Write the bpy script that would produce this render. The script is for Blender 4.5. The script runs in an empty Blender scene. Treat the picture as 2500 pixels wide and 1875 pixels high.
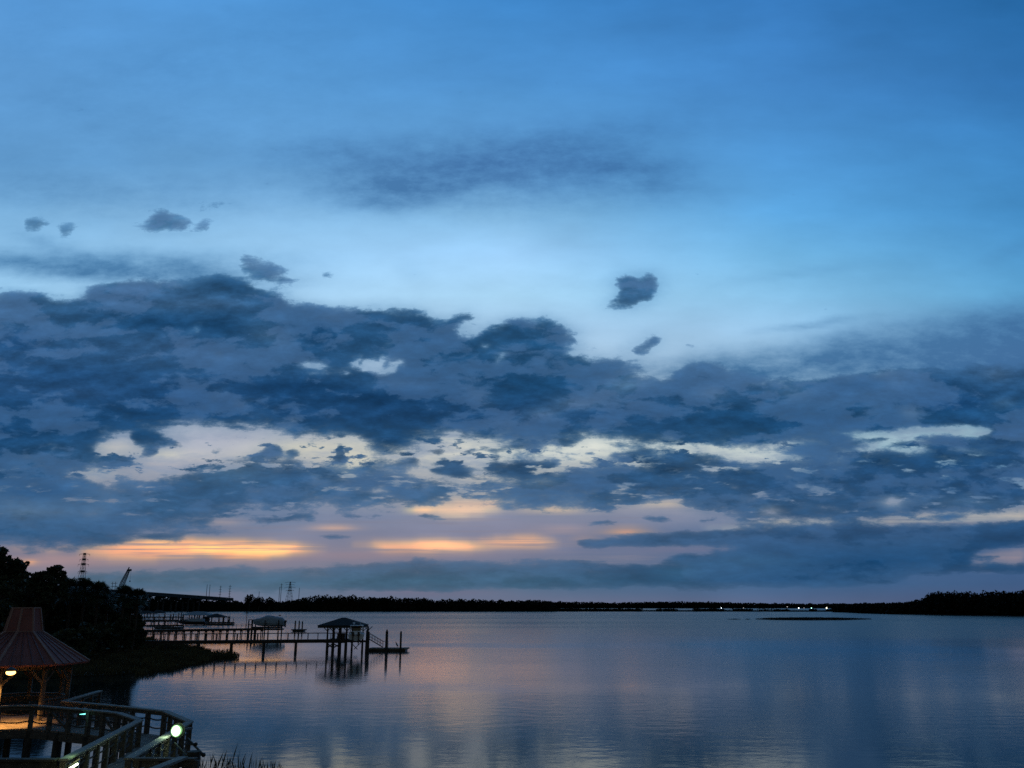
import bpy, bmesh, math, random
import numpy as np
from mathutils import Vector, Matrix

scene = bpy.context.scene
COL = scene.collection
R = math.radians

# ------------------------------------------------------------------ camera
CAM_H = 8.0
PITCH = R(14.5)
FOCAL = 2080.0 / 2500.0            # focal length in picture widths
cam_data = bpy.data.cameras.new('camera')
cam_data.sensor_fit = 'HORIZONTAL'
cam_data.sensor_width = 36.0
cam_data.lens = 36.0 * FOCAL
cam_data.clip_start = 0.1
cam_data.clip_end = 60000
cam = bpy.data.objects.new('camera', cam_data)
COL.objects.link(cam)
cam.location = (0, 0, CAM_H)
cam.rotation_euler = (R(90) + PITCH, 0, 0)
scene.camera = cam
CP, SP = math.cos(PITCH), math.sin(PITCH)


def ray(px, py):
    a = (px - 1250) / 2080.0
    b = (937.5 - py) / 2080.0
    return a, CP - b * SP, SP + b * CP


def on_level(px, py, z=0.0):
    """where the line of sight through a measured point meets the level z"""
    dx, dy, dz = ray(px, py)
    t = (z - CAM_H) / dz
    return Vector((dx * t, dy * t, z))


def at_depth(px, py, Y):
    dx, dy, dz = ray(px, py)
    t = Y / dy
    return Vector((dx * t, Y, CAM_H + dz * t))


# ------------------------------------------------------------------ view
scene.view_settings.view_transform = 'Standard'
scene.view_settings.look = 'None'
scene.view_settings.exposure = 0.0
scene.view_settings.gamma = 1.0
scene.view_settings.use_curve_mapping = False
scene.render.engine = 'CYCLES'
scene.cycles.use_adaptive_sampling = True
scene.cycles.adaptive_threshold = 0.008
scene.cycles.adaptive_min_samples = 16
scene.cycles.use_light_tree = False
scene.cycles.max_bounces = 5
scene.cycles.glossy_bounces = 3
scene.cycles.diffuse_bounces = 2
scene.cycles.sample_clamp_indirect = 2.0
scene.cycles.use_denoising = False      # a little grain, as in the dusk photograph

# ------------------------------------------------------------------ dusk sky
# The sky is described as three maps over direction (tangent of azimuth and
# height above the horizon): clear-sky colour, cloud colour and cloud cover.
DX, DY_ = 6.0, 5.0
GX = np.arange(-60, 2561, DX)
GY = np.arange(0, 1496, DY_)
MX, MY = np.meshgrid(GX, GY)


def gauss_blur(m, sx, sy):
    for ax, s in ((1, sx), (0, sy)):
        if s < 0.3:
            continue
        n = int(3 * s) + 1
        k = np.exp(-0.5 * (np.arange(-n, n + 1) / s) ** 2)
        k /= k.sum()
        pad = [(0, 0), (0, 0)]
        pad[ax] = (n, n)
        p = np.pad(m, pad, mode='edge')
        out = np.zeros_like(m)
        L = m.shape[ax]
        for i, w in enumerate(k):
            out += w * (p[i:i + L, :] if ax == 0 else p[:, i:i + L])
        m = out
    return m


TILE = {0: (0, 0, 1), 1: (0, 600, .3797), 2: (830, 600, .3797), 3: (1660, 600, .3797), 4: (0, 1000, .3797),
        5: (830, 1000, .3797), 6: (1660, 1000, .3797), 7: (0, 0, .565), 8: (1250, 0, .565)}


def poly_mask(tile, pts, soft=12):
    ox, oy, s = TILE[tile]
    pts = [(ox + x * s, oy + y * s) for x, y in pts]
    ins = np.zeros(MX.shape, bool)
    j = len(pts) - 1
    for i in range(len(pts)):
        xi, yi = pts[i]
        xj, yj = pts[j]
        if yi != yj:
            c = ((yi > MY) != (yj > MY)) & (MX < (xj - xi) * (MY - yi) / (yj - yi) + xi)
            ins ^= c
        j = i
    return gauss_blur(ins.astype(float), soft / DX, soft / DY_)


def ell_mask(tile, cx, cy, rx, ry, rot=0, hard=1.0):
    ox, oy, s = TILE[tile]
    cx, cy, rx, ry = ox + cx * s, oy + cy * s, rx * s, ry * s
    c, sn = math.cos(R(rot)), math.sin(R(rot))
    dx, dy = MX - cx, MY - cy
    u = (dx * c + dy * sn) / rx
    v = (-dx * sn + dy * c) / ry
    r = np.sqrt(u * u + v * v)
    return np.exp(-(r ** 2) * 1.1) if hard <= 1 else 1 / (1 + np.exp(np.minimum((r - 1) * hard, 60)))


def rows_to_map(xs, rows):
    ys = sorted(rows)
    tab = np.array([[rows[y][i] for i in range(len(xs))] for y in ys], float)
    out = np.zeros(MX.shape + (3,))
    for c in range(3):
        tx = np.array([np.interp(GX, xs, tab[k, :, c]) for k in range(len(ys))])
        for i in range(len(GX)):
            out[:, i, c] = np.interp(GY, ys, tx[:, i])
    return out


def lay(m, mask, col, op=1.0):
    a = np.clip(mask * op, 0, 1)[..., None]
    m[:] = m * (1 - a) + np.array(col, float) * a


SKY_X = [0, 625, 1250, 1900, 2500]
SKY = rows_to_map(SKY_X, {
    0: [(92, 156, 220), (84, 154, 222), (66, 136, 205), (58, 122, 190), (42, 104, 165)],
    200: [(98, 160, 220), (95, 163, 226), (82, 150, 215), (70, 136, 204), (54, 118, 184)],
    400: [(104, 165, 220), (108, 170, 225), (106, 171, 226), (82, 152, 215), (66, 136, 198)],
    520: [(132, 188, 233), (140, 194, 238), (138, 196, 240), (92, 164, 222), (72, 144, 204)],
    620: [(146, 198, 238), (154, 205, 245), (156, 207, 250), (112, 180, 228), (82, 154, 210)],
    720: [(158, 206, 240), (172, 216, 250), (170, 218, 251), (135, 194, 235), (94, 164, 212)],
    800: [(168, 205, 235), (182, 216, 242), (170, 208, 240), (150, 196, 232), (104, 160, 205)],
    900: [(180, 205, 230), (200, 218, 236), (186, 212, 236), (165, 198, 226), (110, 156, 196)],
    1010: [(176, 190, 212), (192, 200, 212), (205, 214, 224), (180, 205, 222), (120, 165, 200)],
    1080: [(170, 182, 200), (196, 196, 204), (244, 240, 222), (236, 240, 228), (150, 190, 208)],
    1115: [(170, 178, 192), (204, 198, 194), (246, 238, 214), (232, 232, 220), (140, 178, 200)],
    1160: [(160, 165, 180), (190, 182, 184), (232, 216, 196), (205, 205, 208), (130, 165, 192)],
    1220: [(135, 142, 162), (160, 155, 170), (215, 192, 176), (170, 170, 186), (130, 150, 178)],
    1260: [(110, 126, 150), (126, 134, 158), (138, 140, 162), (140, 146, 168), (165, 162, 170)],
    1300: [(108, 120, 146), (124, 130, 154), (130, 132, 156), (106, 120, 152), (90, 112, 150)],
    1340: [(118, 120, 144), (136, 132, 150), (126, 128, 152), (105, 118, 150), (72, 100, 142)],
    1380: [(140, 126, 138), (142, 132, 148), (128, 128, 150), (90, 110, 145), (70, 96, 138)],
    1420: [(104, 116, 138), (92, 114, 138), (84, 112, 140), (68, 102, 142), (66, 94, 134)],
    1462: [(98, 112, 136), (100, 116, 140), (104, 114, 140), (84, 102, 136), (74, 92, 128)],
    1490: [(112, 112, 134), (124, 114, 138), (124, 116, 140), (92, 102, 132), (78, 92, 126)],
})
CREAM, WHITE = (238, 228, 202), (252, 250, 232)
# cream gap under the main bank
lay(SKY, ell_mask(4, 700, 240, 240, 60), (212, 205, 196), .8)
lay(SKY, ell_mask(4, 1080, 290, 120, 26), (228, 220, 198), .7)
lay(SKY, ell_mask(4, 1450, 190, 420, 70), (172, 176, 192), .8)
lay(SKY, ell_mask(4, 1950, 250, 330, 60), (236, 228, 202), .8)
lay(SKY, ell_mask(4, 1150, 370, 400, 40), (176, 172, 182), .7)
lay(SKY, ell_mask(4, 620, 410, 120, 40), (222, 212, 198), .8)
lay(SKY, ell_mask(5, 90, 330, 160, 120), (240, 232, 205), .8)
lay(SKY, ell_mask(5, 700, 230, 360, 60), (232, 226, 208), .9)
lay(SKY, ell_mask(5, 1300, 290, 380, 60), WHITE, .9)
lay(SKY, ell_mask(5, 1700, 230, 420, 60), WHITE, .9)
lay(SKY, ell_mask(6, 100, 250, 280, 40), WHITE, .9)
lay(SKY, ell_mask(6, 560, 300, 320, 36), (232, 238, 228), .9)
lay(SKY, ell_mask(6, 1500, 150, 700, 50), (188, 218, 224), .9)
lay(SKY, ell_mask(6, 1330, 235, 300, 40), (190, 218, 224), .9)
lay(SKY, ell_mask(6, 1950, 240, 300, 26), (136, 172, 204), .9)
# orange afterglow bands
PEACH = (250, 196, 132)
lay(SKY, poly_mask(4, [(480, 915), (560, 878), (850, 846), (1200, 828), (1500, 836), (1900, 866), (2090, 895), (1950, 925),
                       (1700, 952), (1300, 946), (1000, 962), (700, 962), (560, 945)], 7), (240, 182, 132), .95)
lay(SKY, poly_mask(4, [(860, 852), (1200, 846), (1600, 868), (1900, 876), (1960, 892), (1850, 925), (1650, 942), (1420, 930),
                       (1150, 900), (850, 900), (640, 890)], 7), (250, 200, 132), .95)
lay(SKY, poly_mask(4, [(1200, 878), (1500, 884), (1850, 884), (1880, 900), (1760, 935), (1500, 925), (1250, 902)], 6), (255, 230, 134), 1)
lay(SKY, poly_mask(4, [(860, 858), (1100, 852), (1180, 872), (1000, 880)], 6), (254, 222, 134), .9)
lay(SKY, poly_mask(4, [(700, 905), (1000, 908), (1240, 926), (1000, 938), (700, 930)], 6), (232, 168, 122), .6)
lay(SKY, poly_mask(4, [(1340, 928), (1800, 946), (1400, 958)], 5), (238, 160, 112), .7)
lay(SKY, poly_mask(5, [(60, 866), (300, 850), (620, 838), (820, 850), (1010, 895), (820, 912), (560, 925), (300, 915), (180, 880)], 7), (240, 184, 140), .95)
lay(SKY, ell_mask(5, 640, 872, 230, 30), (250, 204, 146), .95)
lay(SKY, ell_mask(5, 400, 905, 130, 22), (214, 160, 134), .6)
lay(SKY, poly_mask(5, [(860, 846), (1050, 822), (1200, 808), (1320, 825), (1430, 862), (1300, 884), (1000, 890)], 7), (238, 182, 140), .9)
lay(SKY, ell_mask(5, 1000, 860, 140, 14, 8), (206, 158, 142), .5)
lay(SKY, ell_mask(5, 1840, 783, 150, 20), (242, 176, 130), .95)
lay(SKY, ell_mask(5, 1580, 826, 90, 10), (226, 170, 140), .8)
lay(SKY, ell_mask(5, 1450, 775, 200, 18), (190, 160, 156), .6)
lay(SKY, poly_mask(5, [(420, 632), (640, 590), (800, 572), (1060, 560), (1050, 640), (880, 680), (700, 694), (560, 664)], 8), (246, 210, 170), .95)
lay(SKY, ell_mask(5, 530, 645, 120, 16, 6), (255, 226, 160), .95)
lay(SKY, ell_mask(5, 1380, 640, 190, 24), (240, 205, 168), .9)
lay(SKY, ell_mask(5, 2080, 605, 180, 22), (235, 206, 176), .8)
lay(SKY, ell_mask(4, 2150, 757, 150, 14), (232, 178, 148), .9)
lay(SKY, ell_mask(4, 1420, 715, 160, 20), (206, 172, 162), .8)
lay(SKY, ell_mask(4, 130, 892, 110, 12), (232, 172, 142), .9)
lay(SKY, ell_mask(4, 330, 914, 70, 10), (238, 178, 142), .9)
lay(SKY, ell_mask(4, 440, 885, 70, 8), (232, 176, 148), .8)
lay(SKY, ell_mask(4, 190, 978, 60, 12), (255, 182, 112), 1)
lay(SKY, ell_mask(4, 420, 960, 400, 40), (186, 146, 142), .7)
lay(SKY, ell_mask(5, 300, 940, 700, 30), (166, 136, 140), .5)
lay(SKY, ell_mask(4, 1450, 1195, 220, 26), (158, 118, 134), .6)
lay(SKY, ell_mask(5, 500, 1180, 620, 22), (134, 116, 138), .7)
# the glow is far brighter than it looks: its red runs past what the eye or film holds
hot = np.clip((SKY[..., 0] - 205) / 45, 0, 1) * np.clip((SKY[..., 0] - SKY[..., 2] - 55) / 45, 0, 1) * (MY > 1225)
SKY[..., 0] += hot * 70
SKY[..., 1] += hot * 12
SKY[..., 2] += hot * 8
# strip of afterglow on the right
lay(SKY, poly_mask(6, [(60, 775), (400, 735), (800, 712), (1200, 700), (1600, 676), (1900, 668), (2230, 650), (2230, 712), (1700, 738),
                       (1200, 728), (800, 755), (400, 775)], 6), (214, 200, 184), .95)
lay(SKY, ell_mask(6, 620, 735, 160, 16), (240, 208, 168), .8)
lay(SKY, ell_mask(6, 1350, 712, 200, 14), (238, 208, 170), .8)
lay(SKY, poly_mask(6, [(1840, 970), (1990, 915), (2230, 880), (2230, 985), (1930, 1005)], 8), (160, 142, 150), .95)
lay(SKY, ell_mask(6, 1795, 890, 70, 18), (118, 122, 152), .8)
lay(SKY, ell_mask(6, 100, 900, 300, 22), (134, 126, 150), .8)

# cloud colour
CLD = rows_to_map(SKY_X, {
    0: [(70, 126, 190), (70, 126, 190), (62, 118, 184), (56, 108, 174), (44, 96, 155)],
    400: [(88, 136, 190), (84, 132, 188), (74, 118, 178), (72, 126, 186), (60, 118, 176)],
    640: [(90, 138, 188), (84, 130, 180), (72, 114, 164), (64, 110, 162), (74, 122, 174)],
    720: [(64, 106, 156), (58, 100, 150), (66, 108, 158), (72, 118, 168), (76, 122, 174)],
    800: [(58, 98, 148), (44, 86, 136), (48, 90, 138), (84, 128, 176), (72, 114, 166)],
    880: [(52, 92, 146), (54, 94, 144), (42, 84, 132), (76, 118, 166), (74, 112, 164)],
    950: [(44, 84, 138), (40, 80, 132), (36, 76, 124), (58, 98, 148), (50, 92, 144)],
    1010: [(36, 78, 130), (34, 72, 122), (44, 80, 130), (36, 80, 130), (40, 84, 136)],
    1060: [(34, 74, 124), (40, 78, 124), (46, 82, 128), (40, 82, 130), (48, 84, 134)],
    1120: [(44, 84, 132), (80, 106, 144), (64, 94, 136), (52, 88, 134), (50, 84, 132)],
    1170: [(46, 84, 132), (68, 104, 150), (66, 98, 142), (48, 84, 132), (44, 80, 130)],
    1230: [(70, 104, 146), (64, 100, 148), (72, 104, 146), (56, 90, 136), (48, 84, 132)],
    1290: [(58, 94, 142), (74, 102, 144), (90, 108, 142), (60, 92, 138), (50, 84, 132)],
    1350: [(66, 98, 140), (98, 108, 140), (84, 102, 140), (50, 86, 134), (44, 80, 130)],
    1420: [(88, 112, 138), (86, 112, 138), (74, 106, 138), (46, 84, 132), (52, 86, 130)],
    1490: [(96, 110, 136), (96, 110, 136), (86, 104, 136), (66, 92, 130), (66, 88, 126)],
})
DK, MV, NV = (32, 72, 122), (66, 102, 152), (28, 64, 112)
for t, cx, cy, rx, ry, rot, c, o in (
        (1, 1000, 490, 420, 60, 3, (34, 78, 130), .9), (1, 1420, 520, 160, 80, 0, (36, 78, 128), .9), (1, 1500, 250, 330, 70, 12, (44, 86, 136), .8),
        (1, 900, 300, 320, 50, 0, (74, 110, 160), .7), (1, 1300, 385, 420, 30, 0, (78, 114, 162), .7),
        (1, 1050, 650, 420, 80, 0, (64, 100, 150), .7), (1, 1720, 570, 180, 70, 20, (72, 108, 152), .8), (1, 1650, 660, 330, 40, 8, (46, 86, 134), .7),
        (1, 100, 610, 200, 60, 0, (36, 78, 134), .8), (1, 450, 830, 350, 50, 0, (40, 80, 134), .6), (1, 500, 950, 420, 60, 0, (60, 96, 150), .5),
        (1, 1900, 900, 380, 60, 5, NV, .8), (1, 1300, 950, 500, 60, 0, (36, 74, 126), .7), (1, 1500, 990, 300, 30, 25, (66, 100, 146), .6),
        (1, 2050, 560, 130, 130, 30, (34, 76, 126), .9), (1, 2120, 440, 120, 40, 0, (70, 106, 152), .6),
        (2, 550, 560, 260, 100, 10, (42, 84, 134), .8), (2, 250, 480, 220, 40, 0, (54, 94, 144), .6), (2, 700, 720, 240, 60, 10, (42, 86, 136), .8),
        (2, 1180, 560, 300, 60, 5, (44, 88, 138), .8), (2, 1300, 650, 120, 40, 10, (36, 82, 132), .8),
        (2, 300, 880, 400, 26, 5, (68, 104, 150), .7), (2, 200, 980, 420, 70, 3, (32, 70, 120), .9), (2, 900, 960, 140, 60, 30, (72, 104, 148), .7),
        (2, 600, 1100, 520, 60, 0, (34, 70, 118), .7), (2, 1400, 900, 420, 80, 0, (36, 80, 130), .8), (2, 1000, 1040, 300, 40, -15, (38, 78, 128), .7),
        (2, 1500, 1020, 360, 40, -14, (88, 120, 164), .9), (2, 1700, 985, 300, 34, 0, (90, 122, 166), .8), (2, 1180, 1110, 240, 22, -12, (90, 120, 162), .8),
        (2, 1500, 1160, 420, 50, -5, (46, 86, 136), .8), (2, 1000, 1170, 240, 40, -8, (44, 82, 132), .7), (2, 350, 1260, 200, 60, 0, (36, 74, 122), .9),
        (2, 1850, 880, 160, 40, 0, (104, 138, 178), .8), (2, 2050, 940, 260, 40, 0, (46, 88, 138), .7),
        (3, 700, 970, 130, 16, -6, (128, 158, 190), .9), (3, 560, 985, 110, 12, -6, (120, 150, 184), .7), (3, 1470, 1070, 110, 14, 10, (110, 142, 180), .8),
        (3, 250, 940, 160, 20, -8, (98, 128, 168), .7), (3, 1100, 900, 330, 60, -5, (36, 80, 132), .9), (3, 1700, 900, 220, 60, 0, (40, 84, 138), .8),
        (3, 1750, 1000, 260, 50, 0, (30, 74, 132), .8), (3, 1200, 1090, 90, 12, 0, (84, 120, 164), .7), (3, 2050, 1030, 110, 20, -10, (92, 124, 164), .7),
        (3, 900, 1130, 420, 50, 0, (34, 76, 128), .8), (3, 300, 1060, 330, 30, 0, (38, 82, 132), .7), (3, 250, 1180, 120, 20, 0, (84, 118, 162), .6),
        (3, 1350, 850, 80, 30, 20, (96, 124, 162), .6), (3, 2000, 840, 120, 20, -10, (100, 128, 168), .6),
        (4, 250, 530, 280, 50, 5, (34, 74, 124), .9), (4, 250, 640, 320, 40, 0, (98, 122, 154), .7), (4, 700, 560, 200, 40, 0, (88, 116, 152), .6),
        (4, 1150, 470, 260, 40, 0, (60, 98, 148), .7), (4, 1050, 640, 420, 60, 0, (66, 102, 148), .8), (4, 1900, 420, 160, 80, 0, (58, 94, 142), .8),
        (4, 1450, 420, 200, 40, -10, (86, 122, 160), .6), (4, 350, 760, 420, 60, 0, (58, 96, 142), .7), (4, 420, 840, 180, 26, 0, (46, 84, 132), .8),
        (4, 150, 680, 120, 26, 0, (118, 136, 160), .6), (4, 620, 670, 90, 18, 0, (112, 132, 160), .6),
        (5, 200, 470, 300, 30, 0, (62, 92, 136), .7), (5, 1180, 380, 240, 50, 5, (50, 84, 130), .9), (5, 740, 390, 130, 40, 5, (56, 88, 132), .9),
        (5, 1900, 420, 420, 60, -5, (50, 86, 132), .9), (5, 1550, 500, 300, 40, 0, (52, 88, 136), .8), (5, 1300, 480, 120, 22, 0, (104, 128, 158), .7),
        (5, 1900, 850, 420, 26, -3, (62, 92, 134), .9), (5, 1150, 560, 260, 20, 10, (56, 90, 136), .8), (5, 2150, 1040, 160, 60, 0, (62, 102, 142), .8),
        (6, 200, 320, 260, 40, 3, (54, 90, 136), .9), (6, 1700, 320, 600, 60, 0, (36, 78, 130), .8), (6, 800, 420, 330, 50, 0, (46, 86, 136), .7),
        (6, 1450, 420, 500, 60, 0, (44, 82, 132), .7), (6, 1200, 800, 600, 40, -3, (56, 86, 132), .8), (6, 1300, 960, 620, 70, -3, (30, 72, 122), .9),
        (6, 1500, 880, 520, 26, 0, (56, 90, 134), .6), (6, 400, 980, 420, 60, 0, (58, 96, 138), .7), (6, 1700, 1080, 420, 40, 0, (74, 92, 132), .6),
        (6, 300, 1180, 700, 30, 0, (94, 104, 134), .7), (6, 1850, 590, 300, 22, 0, (88, 118, 158), .6), (6, 1360, 585, 90, 22, 0, (150, 166, 186), .8),
        (6, 850, 630, 200, 14, 3, (104, 126, 156), .7), (6, 580, 655, 80, 16, 0, (160, 160, 170), .7), (6, 1400, 700, 100, 8, 0, (100, 116, 142), .5)):
    lay(CLD, ell_mask(t, cx, cy, rx, ry, rot), c, o)

SKY[:] = SKY * 0.965 + SKY.mean(axis=2, keepdims=True) * 0.025
CLD[:] = CLD * 0.86 + np.array((92, 108, 138)) * 0.14 - np.array((7, 1, 4))

# cover (0 clear ... 1 thick); second channel: soft veil
COV = np.zeros(MX.shape)
VEI = np.zeros(MX.shape)


def put(mask, val, op=1.0):
    a = np.clip(mask * op, 0, 1)
    COV[:] = COV * (1 - a) + val * a


def veil(mask, op):
    VEI[:] = 1 - (1 - VEI) * (1 - np.clip(mask * op, 0, 1))


main_top = [(-80, 722), (0, 722), (49, 718), (106, 724), (140, 740), (182, 731), (209, 735), (226, 716), (213, 702), (289, 687), (456, 691),
            (539, 674), (570, 680), (627, 702), (676, 714), (699, 737), (714, 748), (760, 746), (809, 758), (868, 756), (963, 757),
            (1012, 758), (1035, 771), (1058, 786), (1080, 796), (1100, 786), (1112, 774), (1160, 775), (1172, 788), (1120, 794), (1108, 806),
            (1120, 824), (1149, 828), (1183, 807), (1259, 790), (1297, 786), (1354, 789), (1392, 808), (1408, 828), (1370, 850),
            (1350, 868), (1418, 872), (1445, 886), (1475, 877), (1532, 884), (1551, 902), (1589, 925), (1640, 928), (1660, 905), (1687, 891), (1747, 889),
            (1780, 908), (1850, 925), (1926, 945), (1949, 933), (2040, 919), (2135, 911), (2222, 902), (2305, 905), (2343, 918), (2362, 894), (2570, 890)]
main_bot = [(2570, 1120), (2440, 1110), (2260, 1100), (2100, 1105), (1980, 1095), (1876, 1089), (1760, 1094), (1665, 1089), (1570, 1077), (1532, 1076), (1506, 1063),
            (1437, 1060), (1362, 1068), (1330, 1088), (1280, 1094), (1260, 1086), (1248, 1072), (1172, 1065), (1096, 1048), (1043, 1060), (1001, 1080), (974, 1106),
            (932, 1114), (906, 1098), (885, 1062), (830, 1054), (760, 1057), (664, 1046), (632, 1026), (532, 1040), (486, 1016), (456, 1032), (400, 1040),
            (368, 1026), (334, 1042), (288, 1054), (243, 1076), (215, 1088), (236, 1112), (312, 1112), (316, 1140), (250, 1144), (205, 1152),
            (205, 1170), (160, 1215), (-80, 1225)]
bl = np.clip((MY - 880) / 120, 0, 1)       # crisp tops, soft undersides
put(poly_mask(0, main_top + main_bot, 12) * (1 - bl) + poly_mask(0, main_top + main_bot, 26) * bl, 1.0)
# second bank
put(poly_mask(4, [(180, 520), (545, 436), (700, 466), (1000, 436), (1260, 404), (1420, 356), (1600, 326), (1850, 318), (2040, 330), (2100, 350), (2212, 400),
                  (2212, 590), (1800, 632), (1550, 652), (1340, 694), (1200, 738), (1080, 752), (940, 756), (860, 820), (600, 866), (420, 880), (250, 860), (150, 840), (-200, 850), (-200, 560)], 20), .93)
put(poly_mask(5, [(-30, 410), (60, 432), (110, 400), (180, 350), (290, 372), (340, 380), (420, 420), (600, 430), (760, 490), (850, 500), (850, 440), (960, 420),
                  (1000, 470), (1060, 480), (1400, 420), (1480, 350), (1700, 345), (2100, 310), (2120, 280), (2240, 275), (2240, 585), (1800, 615), (1700, 640), (1500, 622),
                  (1200, 642), (1060, 642), (1000, 560), (800, 582), (500, 604), (380, 592), (300, 602), (-30, 604)], 18), .93)
put(poly_mask(5, [(310, 372), (400, 312), (480, 300), (560, 330), (480, 350), (560, 372), (440, 380)], 7), .8)
put(poly_mask(5, [(580, 410), (600, 350), (680, 336), (840, 345), (780, 372), (870, 400), (800, 438), (680, 430)], 7), .95)
put(poly_mask(5, [(900, 375), (1000, 340), (1080, 330), (1220, 335), (1390, 338), (1430, 372), (1340, 420), (1200, 460), (1060, 440), (960, 410)], 7), 1)
put(poly_mask(5, [(1700, 296), (1820, 268), (1980, 258), (2030, 278), (1900, 290), (1860, 314)], 6), .95)
for cx, cy, rx, ry, v in ((630, 276, 45, 16, .8), (830, 270, 34, 12, .65), (1255, 290, 50, 12, .75), (1200, 228, 80, 20, .9), (1460, 210, 60, 16, .8), (1400, 286, 40, 10, .6),
                          (1610, 280, 26, 9, .65), (1650, 335, 34, 14, .7), (930, 250, 40, 12, .6), (1000, 305, 34, 14, .7), (670, 318, 26, 10, .6), (1800, 225, 50, 12, .5), (1000, 262, 60, 10, .55)):
    put(ell_mask(5, cx, cy, rx * 1.3, ry * 1.4), v)
put(poly_mask(6, [(-30, 290), (60, 285), (230, 280), (330, 310), (420, 345), (480, 340), (640, 320), (900, 300), (1000, 318), (1200, 268), (1500, 282), (1700, 265), (1950, 260), (2240, 222), (2240, 640),
                  (1600, 668), (1200, 694), (700, 722), (420, 722), (310, 700), (540, 684), (400, 662), (100, 642), (-30, 600)], 16), .95)
# holes in the main bank
for t, pts, v, s in (
        (1, [(1095, 572), (1210, 540), (1268, 488), (1300, 520), (1312, 572)], .12, 5),
        (1, [(1345, 715), (1400, 698), (1460, 705), (1440, 728), (1380, 732)], .45, 5),
        (1, [(1880, 768), (2000, 742), (2090, 748), (2130, 775), (2212, 790), (2212, 830), (2120, 826), (2050, 842), (1975, 835), (1960, 810)], .1, 6),
        (2, [(0, 785), (60, 780), (40, 740), (120, 706), (210, 722), (300, 690), (400, 722), (410, 775), (370, 820), (320, 845), (240, 820), (160, 806), (80, 800), (60, 835), (0, 830)], .05, 6),
        (2, [(412, 805), (440, 800), (458, 845), (425, 838)], .3, 5),
        (2, [(250, 670), (290, 580), (330, 600), (300, 660)], .5, 6),
        (2, [(740, 520), (790, 505), (850, 530), (850, 596), (800, 600), (750, 570)], .05, 6),
        (2, [(890, 640), (960, 632), (990, 660), (920, 682)], .15, 5),
        (2, [(960, 700), (1040, 668), (1095, 690), (1060, 745), (1010, 795), (980, 780), (985, 730)], .2, 6),
        (2, [(1250, 735), (1300, 722), (1345, 730), (1290, 748)], .3, 5),
        (2, [(1780, 800), (1880, 770), (1960, 800), (1990, 860), (1880, 855)], .4, 8),
        (4, [(290, 270), (330, 222), (380, 235), (375, 270), (330, 290)], .2, 5),
        (4, [(380, 405), (430, 382), (490, 405), (440, 422)], .35, 5),
        (4, [(540, 420), (570, 376), (660, 370), (840, 376), (920, 402), (1250, 400), (1000, 436), (700, 462), (560, 442)], .08, 6),
        (4, [(640, 240), (760, 180), (850, 160), (850, 230), (700, 310), (640, 300), (570, 235)], .0, 6)):
    put(poly_mask(t, pts, s * 1.5), v)
for cx, cy, rx, ry, rot, v in ((40, 790, 60, 16, -10, .62), (120, 812, 90, 12, 8, .7), (150, 745, 16, 34, 30, .55), (235, 730, 14, 40, -20, .5), (330, 735, 50, 22, -10, .55), (300, 760, 12, 30, 15, .4), (385, 800, 20, 40, 0, .75), (70, 730, 40, 14, 0, .8), (370, 718, 44, 14, 0, .8), (1010, 690, 20, 40, 30, .5), (800, 560, 20, 26, 0, .3)):
    put(ell_mask(2, cx, cy, rx, ry, rot), v)
for cx, cy, rx, ry, rot, v in ((1990, 800, 90, 10, 6, .6), (2120, 806, 60, 9, -4, .6), (1930, 770, 30, 12, 0, .55), (1180, 560, 50, 8, 0, .4), (1225, 530, 12, 20, 10, .45)):
    put(ell_mask(1, cx, cy, rx, ry, rot), v)
put(ell_mask(4, 770, 335, 75, 48, 0, 6), 1.0)
put(ell_mask(4, 700, 340, 80, 42, 0, 6), .95)
# scraps of cloud in the cream gap
put(poly_mask(4, [(838, 165), (900, 138), (1000, 150), (1100, 188), (1225, 232), (1150, 242), (1050, 225), (880, 222)], 6), .85)
put(poly_mask(4, [(905, 295), (940, 245), (1000, 235), (1032, 270), (990, 305)], 6), .95)
put(poly_mask(4, [(1205, 275), (1300, 262), (1400, 246), (1460, 268), (1330, 272)], 5), .7)
put(poly_mask(4, [(1650, 300), (1700, 245), (1790, 232), (1805, 290), (1740, 308)], 6), .95)
put(ell_mask(4, 1876, 278, 34, 18, 0, 5), .7)
put(poly_mask(4, [(2140, 340), (2160, 280), (2180, 225), (2200, 240), (2215, 290), (2212, 350)], 5), .95)
put(ell_mask(4, 900, 395, 34, 30, 0, 4), .6)
put(ell_mask(4, 760, 440, 80, 14, 0, 4), .6)
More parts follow.
